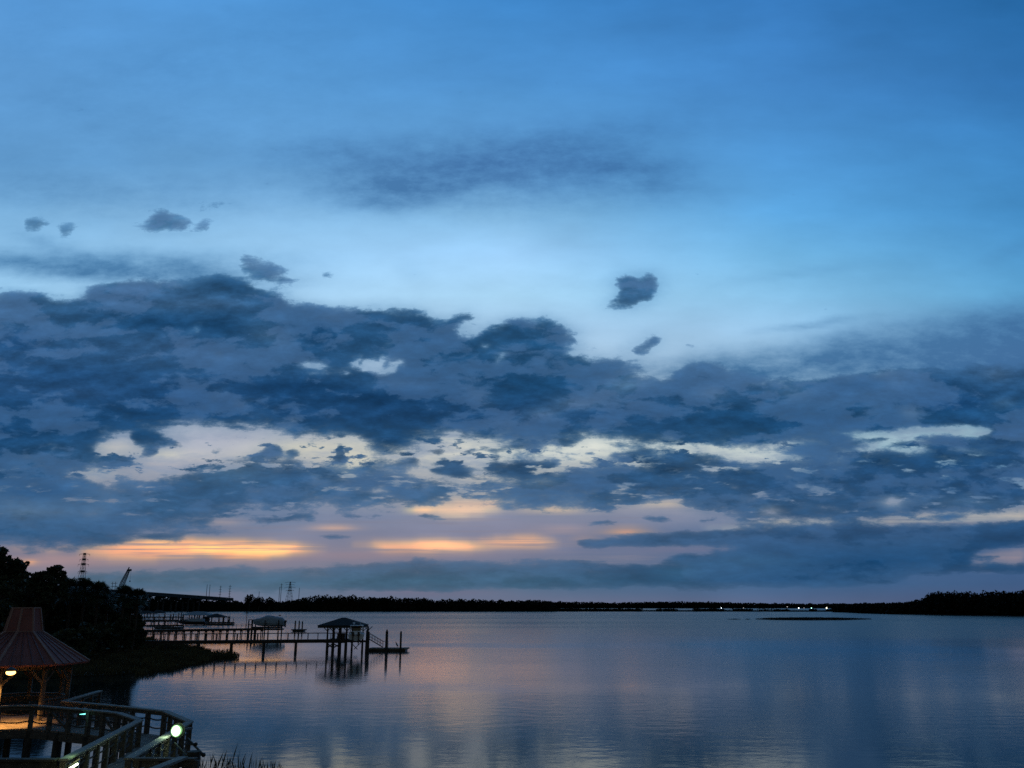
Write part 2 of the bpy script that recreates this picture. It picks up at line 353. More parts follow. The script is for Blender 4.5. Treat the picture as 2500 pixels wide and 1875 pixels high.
# bright slits in the second bank
for t, pts, v in (
        (4, [(1690, 360), (1730, 345), (1760, 358), (1710, 372)], .25), (4, [(1940, 445), (2050, 425), (2090, 440), (2000, 456)], .25), (4, [(1735, 450), (1770, 438), (1790, 455), (1750, 464)], .4),
        (4, [(1935, 325), (2000, 335), (2040, 385), (2010, 396), (1960, 360)], .1), (4, [(2160, 525), (2212, 500), (2212, 540)], .2), (4, [(860, 490), (910, 486), (940, 512), (890, 505)], .35),
        (4, [(660, 498), (710, 490), (700, 510)], .5), (4, [(1160, 500), (1210, 495), (1190, 515)], .5), (4, [(700, 600), (745, 592), (720, 612)], .45), (4, [(150, 612), (200, 600), (190, 625)], .4),
        (4, [(20, 605), (80, 600), (90, 622), (40, 622)], .45), (4, [(520, 670), (600, 652), (640, 684), (560, 690)], .5), (4, [(1370, 640), (1450, 622), (1700, 600), (1800, 640), (1560, 655)], .45),
        (5, [(440, 408), (560, 405), (720, 435), (850, 470), (840, 486), (770, 484), (640, 436), (500, 424)], .05), (5, [(440, 380), (560, 376), (580, 392), (480, 400)], .2),
        (5, [(-10, 510), (40, 500), (66, 522), (0, 538)], .15), (5, [(185, 515), (260, 498), (345, 520), (310, 536), (220, 530)], .2), (5, [(405, 492), (440, 478), (475, 488), (430, 505)], .25),
        (5, [(520, 496), (600, 490), (645, 505), (560, 512)], .35), (5, [(1360, 395), (1390, 352), (1440, 360), (1450, 390), (1400, 412)], .1), (5, [(1550, 545), (1620, 530), (1670, 540), (1600, 552)], .35),
        (5, [(1745, 540), (1780, 514), (1855, 520), (1830, 542)], .15), (5, [(1880, 525), (1950, 514), (2005, 520), (1930, 532)], .3), (5, [(1330, 565), (1365, 552), (1395, 566), (1360, 576)], .3),
        (5, [(1080, 450), (1130, 424), (1150, 455), (1110, 468)], .35), (5, [(2080, 590), (2180, 582), (2212, 610), (2100, 622)], .2), (5, [(1060, 590), (1160, 568), (1120, 598), (1050, 606)], .2),
        (5, [(2140, 470), (2200, 464), (2200, 482)], .45),
        (6, [(200, 385), (240, 376), (245, 398), (215, 400)], .35), (6, [(300, 495), (340, 486), (390, 500), (350, 508)], .3), (6, [(40, 510), (90, 496), (90, 515), (60, 522)], .35),
        (6, [(650, 430), (690, 412), (720, 440), (820, 455), (740, 466)], .42), (6, [(1050, 368), (1110, 358), (1210, 375), (1150, 382)], .3), (6, [(940, 352), (980, 350), (970, 362)], .4),
        (6, [(990, 312), (1030, 280), (1080, 284), (1050, 308)], .2), (6, [(900, 575), (1060, 552), (1140, 556), (1060, 568)], .4), (6, [(1640, 530), (1720, 514), (1780, 532), (1700, 540)], .38),
        (6, [(1800, 535), (1850, 528), (1900, 540), (1840, 545)], .38), (6, [(1440, 535), (1520, 520), (1580, 530), (1500, 544)], .45), (6, [(1270, 590), (1370, 555), (1440, 580), (1600, 570), (1620, 590), (1440, 606), (1320, 606)], .3),
        (6, [(510, 655), (560, 638), (660, 655), (620, 676), (540, 668)], .3), (6, [(680, 640), (780, 614), (1000, 628), (1080, 655), (960, 642), (800, 636)], .35), (6, [(300, 590), (420, 574), (560, 570), (480, 584)], .5)):
    put(poly_mask(t, pts, 5.5), v)
# bright strips on the right, between the banks
for pts, v in (([(-40, 232), (60, 236), (180, 214), (245, 248), (330, 268), (500, 274), (640, 290), (836, 292), (760, 318), (620, 326), (520, 326), (400, 354), (360, 330), (230, 286), (120, 278), (-40, 276)], .0),
               ([(565, 238), (680, 210), (820, 196), (760, 222), (640, 244)], .12), ([(855, 170), (1000, 152), (1250, 128), (1600, 106), (1800, 92), (2000, 106), (2050, 130), (1990, 165), (1800, 182), (1600, 176), (1450, 196), (1250, 204), (1120, 196), (1080, 182), (980, 165)], .05),
               ([(1085, 244), (1240, 206), (1420, 198), (1500, 236), (1610, 262), (1480, 278), (1200, 268)], .08), ([(1690, 232), (1900, 240), (2230, 208), (2040, 240), (1830, 266), (1740, 250)], .25),
               ([(840, 218), (960, 208), (1000, 222), (900, 230)], .45)):
    put(poly_mask(6, pts, 7), v)
put(ell_mask(6, 1420, 226, 70, 14, -8, 4), .7)
put(ell_mask(6, 1250, 188, 140, 7, 0, 4), .75)
put(ell_mask(6, 970, 190, 100, 26, 0, 4), .9)
put(ell_mask(6, 900, 262, 150, 34, 0, 4), .95)
# low bank on the right and the grey band over the far shore
put(poly_mask(5, [(1475, 852), (1600, 835), (1720, 828), (1830, 808), (1960, 795), (2060, 800), (2240, 788), (2240, 872), (2000, 876), (1560, 886)], 6), .95)
put(poly_mask(6, [(-30, 795), (120, 782), (380, 762), (560, 758), (760, 762), (1000, 734), (1090, 738), (1130, 722), (1190, 740), (1500, 740), (1800, 748), (2000, 728), (2240, 712),
                  (2240, 870), (1950, 905), (1850, 960), (1870, 1000), (2240, 985), (2240, 1040), (1500, 1060), (1300, 1130), (700, 1138), (-30, 1150), (-30, 940), (420, 905), (350, 870), (-30, 868)], 8), .92)
put(poly_mask(5, [(-30, 1010), (200, 985), (400, 975), (480, 955), (560, 962), (640, 985), (1000, 985), (1300, 965), (1560, 968), (1720, 985), (2000, 1005), (2120, 950), (2240, 945), (2240, 1140), (1500, 1150), (700, 1160), (-30, 1170)], 8), .8)
put(poly_mask(4, [(500, 1060), (760, 1045), (1250, 1030), (1400, 1005), (1500, 1010), (1800, 1020), (2240, 1005), (2240, 1165), (1300, 1170), (400, 1160)], 12), .72)
# small dark streaks low down
for t, cx, cy, rx, ry, rot, v in ((4, 720, 848, 110, 14, 0, .9), (4, 1020, 822, 170, 16, 0, .9), (4, 1320, 780, 260, 14, 0, .7), (4, 1820, 700, 260, 24, -6, .72), (4, 2140, 818, 90, 10, -3, .75), (4, 1420, 668, 160, 26, -5, .75),
                                  (4, 1280, 725, 90, 18, 0, .75), (4, 420, 905, 110, 14, 0, .7), (4, 180, 910, 90, 10, 0, .7), (5, 100, 690, 110, 20, 0, .62), (5, 260, 690, 80, 18, 0, .62), (5, 340, 660, 60, 8, 0, .6),
                                  (5, 1690, 728, 110, 12, 0, .68), (5, 1990, 700, 70, 12, 10, .62), (5, 2080, 714, 90, 14, -3, .68), (5, 1220, 857, 60, 6, 0, .75), (5, 270, 803, 40, 6, 0, .62), (5, 40, 812, 70, 8, 0, .66),
                                  (5, 1690, 635, 70, 12, 0, .75), (5, 560, 690, 160, 14, 5, .55), (5, 920, 650, 26, 6, 0, .6), (5, 960, 610, 60, 6, 0, .6), (6, 160, 705, 110, 14, 0, .66), (6, 1700, 690, 260, 8, -4, .75),
                                  (6, 1990, 945, 110, 7, 0, .7), (6, 520, 845, 500, 20, 0, .9), (5, 600, 900, 150, 8, 0, .35)):
    put(ell_mask(t, cx, cy, rx, ry * 1.25, rot), v)
# scattered small clouds higher up
for t, pts, v, s in (
        (7, [(625, 990), (640, 930), (690, 905), (745, 918), (775, 945), (830, 935), (820, 985), (700, 1003)], 1, 6), (7, [(840, 955), (900, 958), (912, 985), (850, 998)], .75, 6),
        (7, [(565, 960), (640, 955), (640, 990), (600, 990)], .6, 6), (7, [(780, 880), (850, 862), (940, 858), (970, 890), (950, 930), (900, 925), (850, 900)], .6, 9),
        (7, [(95, 965), (110, 932), (160, 945), (235, 950), (200, 985), (115, 998)], .85, 6), (7, [(225, 990), (290, 966), (360, 978), (340, 1008), (250, 1010)], .8, 6),
        (7, [(1000, 1112), (1090, 1102), (1180, 1140), (1230, 1185), (1300, 1190), (1290, 1215), (1210, 1232), (1100, 1190), (1050, 1160)], .88, 7),
        (7, [(1265, 965), (1290, 940), (1320, 955), (1290, 975)], .6, 6), (7, [(1405, 1190), (1440, 1180), (1460, 1215), (1430, 1225)], .68, 6), (7, [(580, 1130), (600, 1115), (640, 1160), (600, 1165)], .75, 5),
        (2, [(365, 108), (410, 105), (470, 150), (530, 175), (540, 200), (480, 185), (420, 155)], .58, 5), (1, [(0, 220), (30, 205), (20, 240), (0, 250)], .8, 5),
        (2, [(1755, 225), (1790, 185), (1850, 192), (1920, 216), (1960, 192), (2030, 184), (2066, 215), (2040, 290), (1995, 360), (1920, 355), (1880, 390), (1800, 408), (1720, 404), (1700, 372), (1740, 372), (1800, 345), (1815, 290), (1780, 255)], 1, 5),
        (2, [(1858, 702), (1885, 640), (1960, 600), (2000, 575), (2062, 578), (2030, 622), (1970, 680), (1930, 700)], .95, 5), (2, [(1770, 690), (1795, 665), (1825, 680), (1800, 705)], .8, 5),
        (2, [(1980, 705), (2060, 680), (2125, 672), (2060, 695)], .6, 4), (2, [(2160, 660), (2200, 645), (2240, 640), (2300, 610), (2240, 655)], .65, 4),
        (3, [(20, 640), (60, 618), (100, 628), (60, 645)], .75, 4), (3, [(320, 805), (420, 775), (520, 740), (615, 730), (520, 775), (400, 800)], .75, 5), (3, [(700, 745), (900, 735), (1060, 730), (1030, 752), (800, 770)], .62, 6),
        (3, [(290, 900), (420, 855), (520, 860), (760, 825), (700, 880), (400, 915)], .7, 7), (3, [(1240, 680), (1400, 672), (1440, 684), (1300, 692)], .6, 5), (3, [(600, 640 + 250), (760, 860), (760, 900), (640, 930)], .7, 7)):
    put(poly_mask(t, pts, s * 1.7), v * .86)
# soft veils
for t, cx, cy, rx, ry, rot, o in ((0, 1080, 405, 260, 66, -6, .8), (0, 1000, 460, 140, 42, -8, .75), (0, 1330, 368, 320, 38, -10, .7), (0, 1540, 418, 190, 48, 8, .8), (0, 1340, 470, 330, 66, 0, .35), (0, 880, 400, 180, 70, 5, .45), (0, 1150, 400, 400, 90, -4, .40), (0, 380, 240, 760, 260, -12, .26), (0, 1700, 330, 500, 60, -8, .14), (0, 520, 120, 420, 40, -14, .2), (0, 1300, 130, 500, 40, -10, .16), (0, 330, 480, 330, 40, 6, .28), (0, 560, 440, 260, 34, -5, .25), (0, 100, 420, 200, 60, 20, .25),
                                  (0, 1900, 200, 340, 20, -11, .32), (0, 2250, 160, 320, 30, -4, .2), (0, 200, 280, 300, 36, 32, .18), (0, 420, 330, 260, 30, 20, .16), (0, 60, 40, 90, 60, 0, .25),
                                  (0, 250, 652, 300, 34, 3, .8), (0, 60, 640, 120, 18, 8, .6), (0, 470, 680, 240, 26, 2, .5), (0, 420, 640, 300, 30, 0, .4), (0, 120, 600, 120, 22, 20, .35), (0, 60, 480, 240, 50, 10, .2),
                                  (0, 700, 360, 260, 30, 5, .18), (0, 2000, 790, 140, 10, -8, .3), (0, 2470, 610, 90, 14, -20, .2), (0, 1950, 665, 200, 10, -8, .12), (0, 2380, 80, 200, 90, 0, .15)):
    veil(ell_mask(t, cx, cy, rx, ry, rot), o)
# thin cloud trailing off round every thick one
VEI[:] = np.maximum(VEI, 0.72 * gauss_blur(np.clip(COV, 0, 1), 26 / DX, 16 / DY_) * (MY > 560))
veil(poly_mask(0, [(1480, 930), (1700, 880), (1900, 860), (2100, 812), (2300, 778), (2500, 742), (2600, 720), (2600, 960), (1560, 960)], 26), .9)

COV = np.clip((COV - 0.5) * 1.12 + 0.53, 0, 1.05)
ROWS_C = [0, 80, 160, 240, 310, 360, 410, 460] + list(range(500, 760, 14)) + list(range(760, 1030, 9)) + list(range(1030, 1290, 7)) + list(range(1290, 1480, 10)) + [1487]
ROWS_S = [0, 200, 400, 520, 620, 720, 800, 900, 1010] + list(range(1030, 1110, 20)) + list(range(1110, 1290, 15)) + list(range(1290, 1380, 9)) + list(range(1385, 1480, 20)) + [1487]
ROWS_K = [0, 400, 640, 690, 720] + list(range(745, 1480, 24)) + [1487]
NP = 256
UMAX = 0.75
TAB = np.concatenate([np.dstack([COV, VEI, VEI * 0])[..., :]], axis=2)


def sample_row(m, y, split=False):
    b = (937.5 - y) / 2080.0
    u = np.linspace(-UMAX, UMAX, NP)
    if isinstance(split, np.ndarray):
        u = split
    elif split:       # cover is kept at double fineness: left half in one channel, right half in the next
        lft, v = sample_row(m, y, np.linspace(-UMAX, 0, NP))
        rgt, v = sample_row(m, y, np.linspace(0, UMAX, NP))
        ful, v = sample_row(m, y)
        return np.stack([lft[:, 0], rgt[:, 0], ful[:, 1]], 1), v
    px = 1250 + 2080.0 * u * (CP - b * SP)
    fy = min(max((y - GY[0]) / DY_, 0), len(GY) - 1.001)
    i = int(fy)
    row = m[i] * (1 - (fy - i)) + m[i + 1] * (fy - i)
    return np.stack([np.interp(px, GX, row[:, c]) for c in range(3)], 1), (SP + b * CP) / (CP - b * SP)


world = bpy.data.worlds.new('World')
scene.world = world
world.use_nodes = True
wt = world.node_tree
wt.nodes.clear()
WN = wt.nodes.new
WL = wt.links.new


def wmath(op, a, b=None, c=None, clamp=False):
    n = WN('ShaderNodeMath')
    n.operation = op
    n.use_clamp = clamp
    for i, v in enumerate((a, b, c)):
        if v is None:
            continue
        if isinstance(v, (int, float)):
            n.inputs[i].default_value = v
        else:
            WL(v, n.inputs[i])
    return n.outputs[0]


def wmix(f, a, b):
    n = WN('ShaderNodeMix')
    n.data_type = 'RGBA'
    for s, v in ((n.inputs[0], f), (n.inputs[6], a), (n.inputs[7], b)):
        if isinstance(v, (int, float)):
            s.default_value = v
        elif isinstance(v, tuple):
            s.default_value = (*v, 1)
        else:
            WL(v, s)
    return n.outputs[2]


def wnoise(vec, scale, detail, rough, lac=2.0):
    n = WN('ShaderNodeTexNoise')
    n.inputs['Scale'].default_value = scale
    n.inputs['Detail'].default_value = detail
    n.inputs['Roughness'].default_value = rough
    n.inputs['Lacunarity'].default_value = lac
    WL(vec, n.inputs['Vector'])
    return n


def wvec(x, y, z):
    n = WN('ShaderNodeCombineXYZ')
    for i, v in enumerate((x, y, z)):
        if isinstance(v, (int, float)):
            n.inputs[i].default_value = v
        else:
            WL(v, n.inputs[i])
    return n.outputs[0]


def wrange(v, a, b, c=0.0, d=1.0, smooth=False):
    n = WN('ShaderNodeMapRange')
    n.clamp = True
    if smooth:
        n.interpolation_type = 'SMOOTHSTEP'
    WL(v, n.inputs[0])
    for i, x in zip((1, 2, 3, 4), (a, b, c, d)):
        n.inputs[i].default_value = x
    return n.outputs[0]


def stack(m, rows, U, V, split=False):
    """rows of colour curves over azimuth, blended over height"""
    uc = wmath('MINIMUM', wmath('MAXIMUM', wmath('MULTIPLY_ADD', U, 0.5 / UMAX, 0.5), 0.0), 1.0)
    cc = WN('ShaderNodeCombineColor')
    for k in range(3):
        WL(uc if not split or k == 2 else wmath('MINIMUM', wmath('MAXIMUM', wmath('MULTIPLY_ADD', uc, 2.0, -1.0 * k), 0.0), 1.0), cc.inputs[k])
    ucol = cc.outputs[0]
    res = None
    prev_v = None
    for y in sorted(rows, reverse=True):
        vals, v = sample_row(m, y, split)
        vals = np.clip(vals, 0, 1.5)
        n = WN('ShaderNodeRGBCurve')
        WL(ucol, n.inputs['Color'])
        cm = n.mapping
        cm.use_clip = False
        for c in range(3):
            cv = cm.curves[c]
            if vals[:, c].max() - vals[:, c].min() < 1e-4:
                cv.points[0].location = (0, vals[0, c])
                cv.points[1].location = (1, vals[0, c])
                continue
            cv.points[0].location = (0, vals[0, c])
            cv.points[1].location = (1, vals[-1, c])
            for k in range(1, NP - 1):
                cv.points.new(k / (NP - 1), vals[k, c])
        cm.update()
        if res is None:
            res = n.outputs[0]
        else:
            # the mix node clamps its own factor
            res = wmix(wmath('MULTIPLY_ADD', V, 1 / (v - prev_v), -prev_v / (v - prev_v)), res, n.outputs[0])
        prev_v = v
    return res


tc = WN('ShaderNodeTexCoord')
sep = WN('ShaderNodeSeparateXYZ')
WL(tc.outputs['Generated'], sep.inputs[0])
dX, dY, dZ = sep.outputs
Yc = wmath('MAXIMUM', dY, 0.3)
U = wmath('DIVIDE', dX, Yc)
V = wmath('DIVIDE', wmath('MAXIMUM', dZ, 0.0), Yc)
# billow: push the lookup about with several octaves of noise, flatter near the horizon
nv = wvec(U, wmath('MULTIPLY', wmath('POWER', wmath('ADD', V, 0.02), 0.75), 1.35), 3.7)
w1 = wnoise(nv, 22, 7, 0.62)
sw = WN('ShaderNodeSeparateColor')
WL(w1.outputs['Color'], sw.inputs[0])
amp = wrange(V, 0.04, 0.33, 0.0035, 0.017)
U2 = wmath('ADD', U, wmath('MULTIPLY', wmath('SUBTRACT', sw.outputs[0], 0.5), wmath('MULTIPLY', amp, 1.7)))
V2 = wmath('ADD', V, wmath('MULTIPLY', wmath('SUBTRACT', sw.outputs[1], 0.5), wmath('MULTIPLY', amp, 1.0)))
U3 = wmath('ADD', U, wmath('MULTIPLY', wmath('SUBTRACT', U2, U), 0.9))
V3 = wmath('ADD', V, wmath('MULTIPLY', wmath('SUBTRACT', V2, V), 0.3))
cov = stack(TAB, ROWS_C, U2, V2, True)
sky = stack(SKY / 255.0, ROWS_S, U3, V3)
cld = stack(CLD / 255.0, ROWS_K, U2, V2)
sc_ = WN('ShaderNodeSeparateColor')
WL(cov, sc_.inputs[0])
right = wmath('GREATER_THAN', U2, 0.0)
covr = wmath('ADD', wmath('MULTIPLY', sc_.outputs[0], wmath('SUBTRACT', 1.0, right)), wmath('MULTIPLY', sc_.outputs[1], right))
veilr = sc_.outputs[2]
n2 = wnoise(wvec(wmath('MULTIPLY', U, 0.8), wmath('MULTIPLY', wmath('POWER', wmath('ADD', V, 0.02), 0.75), 1.9), 9.1), 30, 9, 0.66)
f2 = wmath('SUBTRACT', n2.outputs['Fac'], 0.5)
# cover with ragged edges; the middle bank is broken up most
f2amp = wmath('ADD', 1.6, wmath('MULTIPLY', wrange(V, 0.185, 0.165), wmath('MULTIPLY', wrange(V, 0.07, 0.095), 0.35)))
a0 = wmath('ADD', covr, wmath('MULTIPLY', f2, f2amp))
# long thin slits and flat scraps where the cloud sheet is seen edge on
n6 = wnoise(wvec(wmath('MULTIPLY', U2, 21.0), wmath('MULTIPLY', V2, 92.0), 7.7), 1.0, 5, 0.55)
slit = wmath('MULTIPLY', wrange(n6.outputs['Fac'], 0.54, 0.68, smooth=True), wmath('MULTIPLY', wrange(V, 0.178, 0.160), wrange(V, 0.088, 0.104, 0.0, 0.72)))
n7 = wnoise(wvec(wmath('MULTIPLY', U2, 34.0), wmath('MULTIPLY', V2, 100.0), 4.4), 1.0, 5, 0.6)
scrap = wmath('MULTIPLY', wrange(n7.outputs['Fac'], 0.55, 0.67, smooth=True), wmath('MULTIPLY', wrange(V, 0.200, 0.178), wrange(V, 0.138, 0.150, 0.0, 0.72)))
a1 = wmath('ADD', wmath('SUBTRACT', a0, slit), scrap)
# optical depth: thin edges let the sky through, thick cores are dark
depth = wmath('MAXIMUM', wmath('SUBTRACT', a1, 0.27), 0.0)
alpha = wmath('SUBTRACT', 1.0, wmath('EXPONENT', wmath('MULTIPLY', wmath('POWER', depth, 1.35), wrange(V, 0.15, 0.24, -4.8, -7.0))))
# relief: tops of the billows catch the blue sky, undersides stay dark
n2b = wnoise(wvec(wmath('MULTIPLY', U, 0.8), wmath('MULTIPLY', wmath('POWER', wmath('ADD', wmath('ADD', V, 0.02), 0.011), 0.75), 1.9), 9.1), 30, 5, 0.6)
relief = wmath('MULTIPLY', wmath('SUBTRACT', n2.outputs['Fac'], n2b.outputs['Fac']), wrange(V, 0.05, 0.17, 0.20, 0.50))
# interior light and dark
n3 = wnoise(wvec(wmath('ADD', wmath('MULTIPLY', U, 0.75), wmath('MULTIPLY', wmath('SUBTRACT', U2, U), 1.6)), wmath('ADD', wmath('MULTIPLY', V, 1.9), wmath('MULTIPLY', wmath('SUBTRACT', V2, V), 3.0)), 1.3), 12, 9, 0.60)
f3 = wmath('SUBTRACT', n3.outputs['Fac'], 0.5)
lump = wmath('SUBTRACT', wrange(n3.outputs['Fac'], 0.468, 0.532, smooth=True), 0.5)
shade = wmath('ADD', wmath('MULTIPLY', wmath('ADD', f3, wmath('MULTIPLY', f2, 0.4)), 0.42), wmath('ADD', 0.90, relief))
cld2 = WN('ShaderNodeVectorMath')
cld2.operation = 'SCALE'
WL(cld, cld2.inputs[0])
WL(shade, cld2.inputs['Scale'])
n4 = wnoise(wvec(wmath('MULTIPLY', U, 0.6), wmath('MULTIPLY', V, 1.5), 5.2), 9, 8, 0.55)
f4 = wmath('SUBTRACT', n4.outputs['Fac'], 0.5)
va = wmath('MULTIPLY', veilr, wmath('ADD', wmath('MULTIPLY', f4, 1.7), wmath('MULTIPLY_ADD', f2, 1.6, 1.0)), clamp=True)
sky_s = WN('ShaderNodeVectorMath')
sky_s.operation = 'SCALE'
WL(sky, sky_s.inputs[0])
WL(wmath('ADD', wmath('MULTIPLY', f4, 0.24), 1.0), sky_s.inputs['Scale'])
# thin streaks across the afterglow
n5 = wnoise(wvec(wmath('MULTIPLY', U, 5.0), wmath('MULTIPLY', V, 190.0), 2.2), 1.0, 5, 0.6)
stk = wmath('MULTIPLY', wrange(n5.outputs['Fac'], 0.48, 0.70, smooth=True), wmath('MULTIPLY', wrange(V, 0.125, 0.085, 0.0, 0.72), wrange(V, 0.028, 0.045)))
n8 = wnoise(wvec(wmath('MULTIPLY', U2, 7.0), wmath('MULTIPLY', V2, 30.0), 6.1), 1.0, 7, 0.62)
vg = wmath('MULTIPLY', wrange(n8.outputs['Fac'], 0.44, 0.66, smooth=True), wmath('MULTIPLY', wrange(V, 0.122, 0.14, 0.0, 0.78), wrange(V, 0.215, 0.195)))
sky_v = wmix(vg, sky_s.outputs[0], (150 / 255, 162 / 255, 184 / 255))
sky_k = wmix(stk, sky_v, (134 / 255, 130 / 255, 146 / 255))
c1 = wmix(va, sky_k, cld)
lumpf = wmath('MULTIPLY', wmath('ADD', lump, 0.5), wrange(V, 0.06, 0.17, 0.14, 0.40))
cld3 = wmix(lumpf, cld2.outputs[0], (86 / 255, 116 / 255, 157 / 255))
c2 = wmix(alpha, c1, cld3)
gm = WN('ShaderNodeGamma')
WL(c2, gm.inputs[0])
gm.inputs[1].default_value = 2.2
# behind and overhead: the plain dusk sky
nis = WN('ShaderNodeTexSky')
nis.sky_type = 'NISHITA'
nis.sun_disc = False
nis.sun_elevation = R(1.0)
nis.sun_rotation = R(-20)
nis.air_density = 1.0
nis.dust_density = 1.0
nis.ozone_density = 2.0
ns = WN('ShaderNodeVectorMath')
ns.operation = 'SCALE'
WL(nis.outputs[0], ns.inputs[0])
ns.inputs['Scale'].default_value = 0.15
front = wrange(dY, 0.26, 0.62, smooth=True)
fin = wmix(front, ns.outputs[0], gm.outputs[0])
bg = WN('ShaderNodeBackground')
bg.inputs['Strength'].default_value = 1.0
WL(fin, bg.inputs['Color'])
wo = WN('ShaderNodeOutputWorld')
WL(bg.outputs[0], wo.inputs['Surface'])
world.cycles.sampling_method = 'MANUAL'
world.cycles.sample_map_resolution = 512

# ------------------------------------------------------------------ helpers
random.seed(11)
rng = np.random.default_rng(5)


def mat(name, col, rough=0.8, var=0.25, scale=3.0, bump=0.0, metal=0.0, stretch=(1, 1, 1), col2=None, spec=0.5):
    m = bpy.data.materials.new(name)
    m.use_nodes = True
    nt = m.node_tree
    b = nt.nodes['Principled BSDF']
    b.inputs['Roughness'].default_value = rough
    b.inputs['Metallic'].default_value = metal
    b.inputs['Specular IOR Level'].default_value = spec
    tcn = nt.nodes.new('ShaderNodeTexCoord')
    mp = nt.nodes.new('ShaderNodeMapping')
    mp.inputs['Scale'].default_value = stretch
    nt.links.new(tcn.outputs['Object'], mp.inputs[0])
    n = nt.nodes.new('ShaderNodeTexNoise')
    n.inputs['Scale'].default_value = scale
    n.inputs['Detail'].default_value = 6
    nt.links.new(mp.outputs[0], n.inputs['Vector'])
    cr = nt.nodes.new('ShaderNodeValToRGB')
    c2 = col2 or tuple(min(1, c * (1 + var)) for c in col)
    c1 = col if col2 else tuple(c * (1 - var) for c in col)
    cr.color_ramp.elements[0].position = 0.35
    cr.color_ramp.elements[1].position = 0.65
    cr.color_ramp.elements[0].color = (*c1, 1)
    cr.color_ramp.elements[1].color = (*c2, 1)
    nt.links.new(n.outputs['Fac'], cr.inputs[0])
    nt.links.new(cr.outputs[0], b.inputs['Base Color'])
    if bump:
        bp = nt.nodes.new('ShaderNodeBump')
        bp.inputs['Strength'].default_value = bump
        bp.inputs['Distance'].default_value = 0.05
        nt.links.new(n.outputs['Fac'], bp.inputs['Height'])
        nt.links.new(bp.outputs[0], b.inputs['Normal'])
    return m


def glow(name, col, strength):
    m = bpy.data.materials.new(name)
    m.use_nodes = True
    b = m.node_tree.nodes['Principled BSDF']
    b.inputs['Base Color'].default_value = (*col, 1)
    b.inputs['Emission Color'].default_value = (*col, 1)
    b.inputs['Emission Strength'].default_value = strength
    m.cycles.emission_sampling = 'NONE'      # each lit lamp carries its own light
    return m


M = {
    'timber': mat('weathered timber', (0.10, 0.08, 0.065), 0.85, 0.35, 2.5, 0.35, stretch=(1, 1, 5)),
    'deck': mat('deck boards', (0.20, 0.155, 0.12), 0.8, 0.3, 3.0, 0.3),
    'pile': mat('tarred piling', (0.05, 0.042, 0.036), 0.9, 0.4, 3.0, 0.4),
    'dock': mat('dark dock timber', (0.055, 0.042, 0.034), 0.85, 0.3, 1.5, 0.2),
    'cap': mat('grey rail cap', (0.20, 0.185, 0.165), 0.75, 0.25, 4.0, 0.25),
    'rope': mat('tarred rope', (0.06, 0.05, 0.045), 0.95, 0.2, 20),
    'red_roof': mat('red metal roof', (0.25, 0.098, 0.088), 0.75, 0.15, 1.2, 0.05, spec=0.15),
    'ridge': mat('pale ridge trim', (0.34, 0.20, 0.17), 0.7, 0.1, 3, spec=0.2),
    'shingle': mat('dark shingles', (0.036, 0.042, 0.048), 0.95, 0.3, 6, 0.3, spec=0.1),
    'grey_roof': mat('grey metal roof', (0.20, 0.22, 0.24), 0.75, 0.15, 2),
    'leaf': mat('dark foliage', (0.032, 0.046, 0.020), 0.7, 0.5, 0.6),
    'palm': mat('palm fronds', (0.036, 0.052, 0.024), 0.6, 0.4, 0.8),
    'bark': mat('bark', (0.05, 0.04, 0.03), 0.95, 0.3, 4, 0.5),
    'far_leaf': mat('far foliage', (0.014, 0.017, 0.012), 0.9, 0.4, 0.05, spec=0.1),
    'grass': mat('marsh grass', (0.085, 0.075, 0.036), 0.85, 0.4, 0.3, spec=0.2),
    'mud': mat('marsh mud', (0.028, 0.024, 0.018), 0.75, 0.4, 0.4, 0.3, spec=0.25),
    'soil': mat('bank soil', (0.022, 0.026, 0.014), 0.95, 0.4, 0.3, 0.3),
    'lawn': mat('mown bank path', (0.10, 0.11, 0.06), 0.95, 0.3, 0.6),
    'steel': mat('galvanised steel', (0.10, 0.11, 0.12), 0.6, 0.15, 2, metal=0.4),
    'far_steel': mat('far steel', (0.07, 0.085, 0.10), 0.8, 0.1, 1),
    'concrete': mat('bridge concrete', (0.028, 0.036, 0.042), 0.9, 0.2, 0.2),
    'white': mat('white gelcoat', (0.80, 0.82, 0.84), 0.35, 0.05, 2),
    'canvas': mat('blue grey canvas', (0.30, 0.37, 0.44), 0.9, 0.15, 1.5, 0.2),
    'glass': mat('dark glass', (0.03, 0.04, 0.05), 0.1, 0.1, 1),
    'black': mat('black cowling', (0.015, 0.015, 0.017), 0.4, 0.2, 2),
    'feather': mat('dark plumage', (0.03, 0.03, 0.035), 0.9, 0.3, 20),
    'lamp_body': mat('lamp housing', (0.06, 0.06, 0.06), 0.5, 0.2, 5),
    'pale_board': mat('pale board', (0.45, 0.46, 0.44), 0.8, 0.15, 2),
    'flood': glow('floodlight lens', (0.78, 1.0, 0.74), 9),
    'warm': glow('warm lamp glass', (1.0, 0.52, 0.15), 5),
    'halo': glow('greenish lamp bowl', (0.42, 0.85, 0.36), 0.6),  # green glare round the floodlight, given as emissive colour
    'cyan': glow('cyan marker lens', (0.25, 1.0, 0.85), 1.8),
    'yellow': glow('yellow step lamp', (0.80, 1.0, 0.62), 6),
    'lamp_white': glow('far white lamp', (0.85, 0.95, 1.0), 5),
    'lamp_green': glow('far green lamp', (0.45, 1.0, 0.80), 4),
    'lamp_cream': glow('far cream lamp', (1.0, 0.93, 0.62), 5),
    'lamp_dim': glow('far dim lamp', (0.9, 0.85, 0.85), 1.2),
}


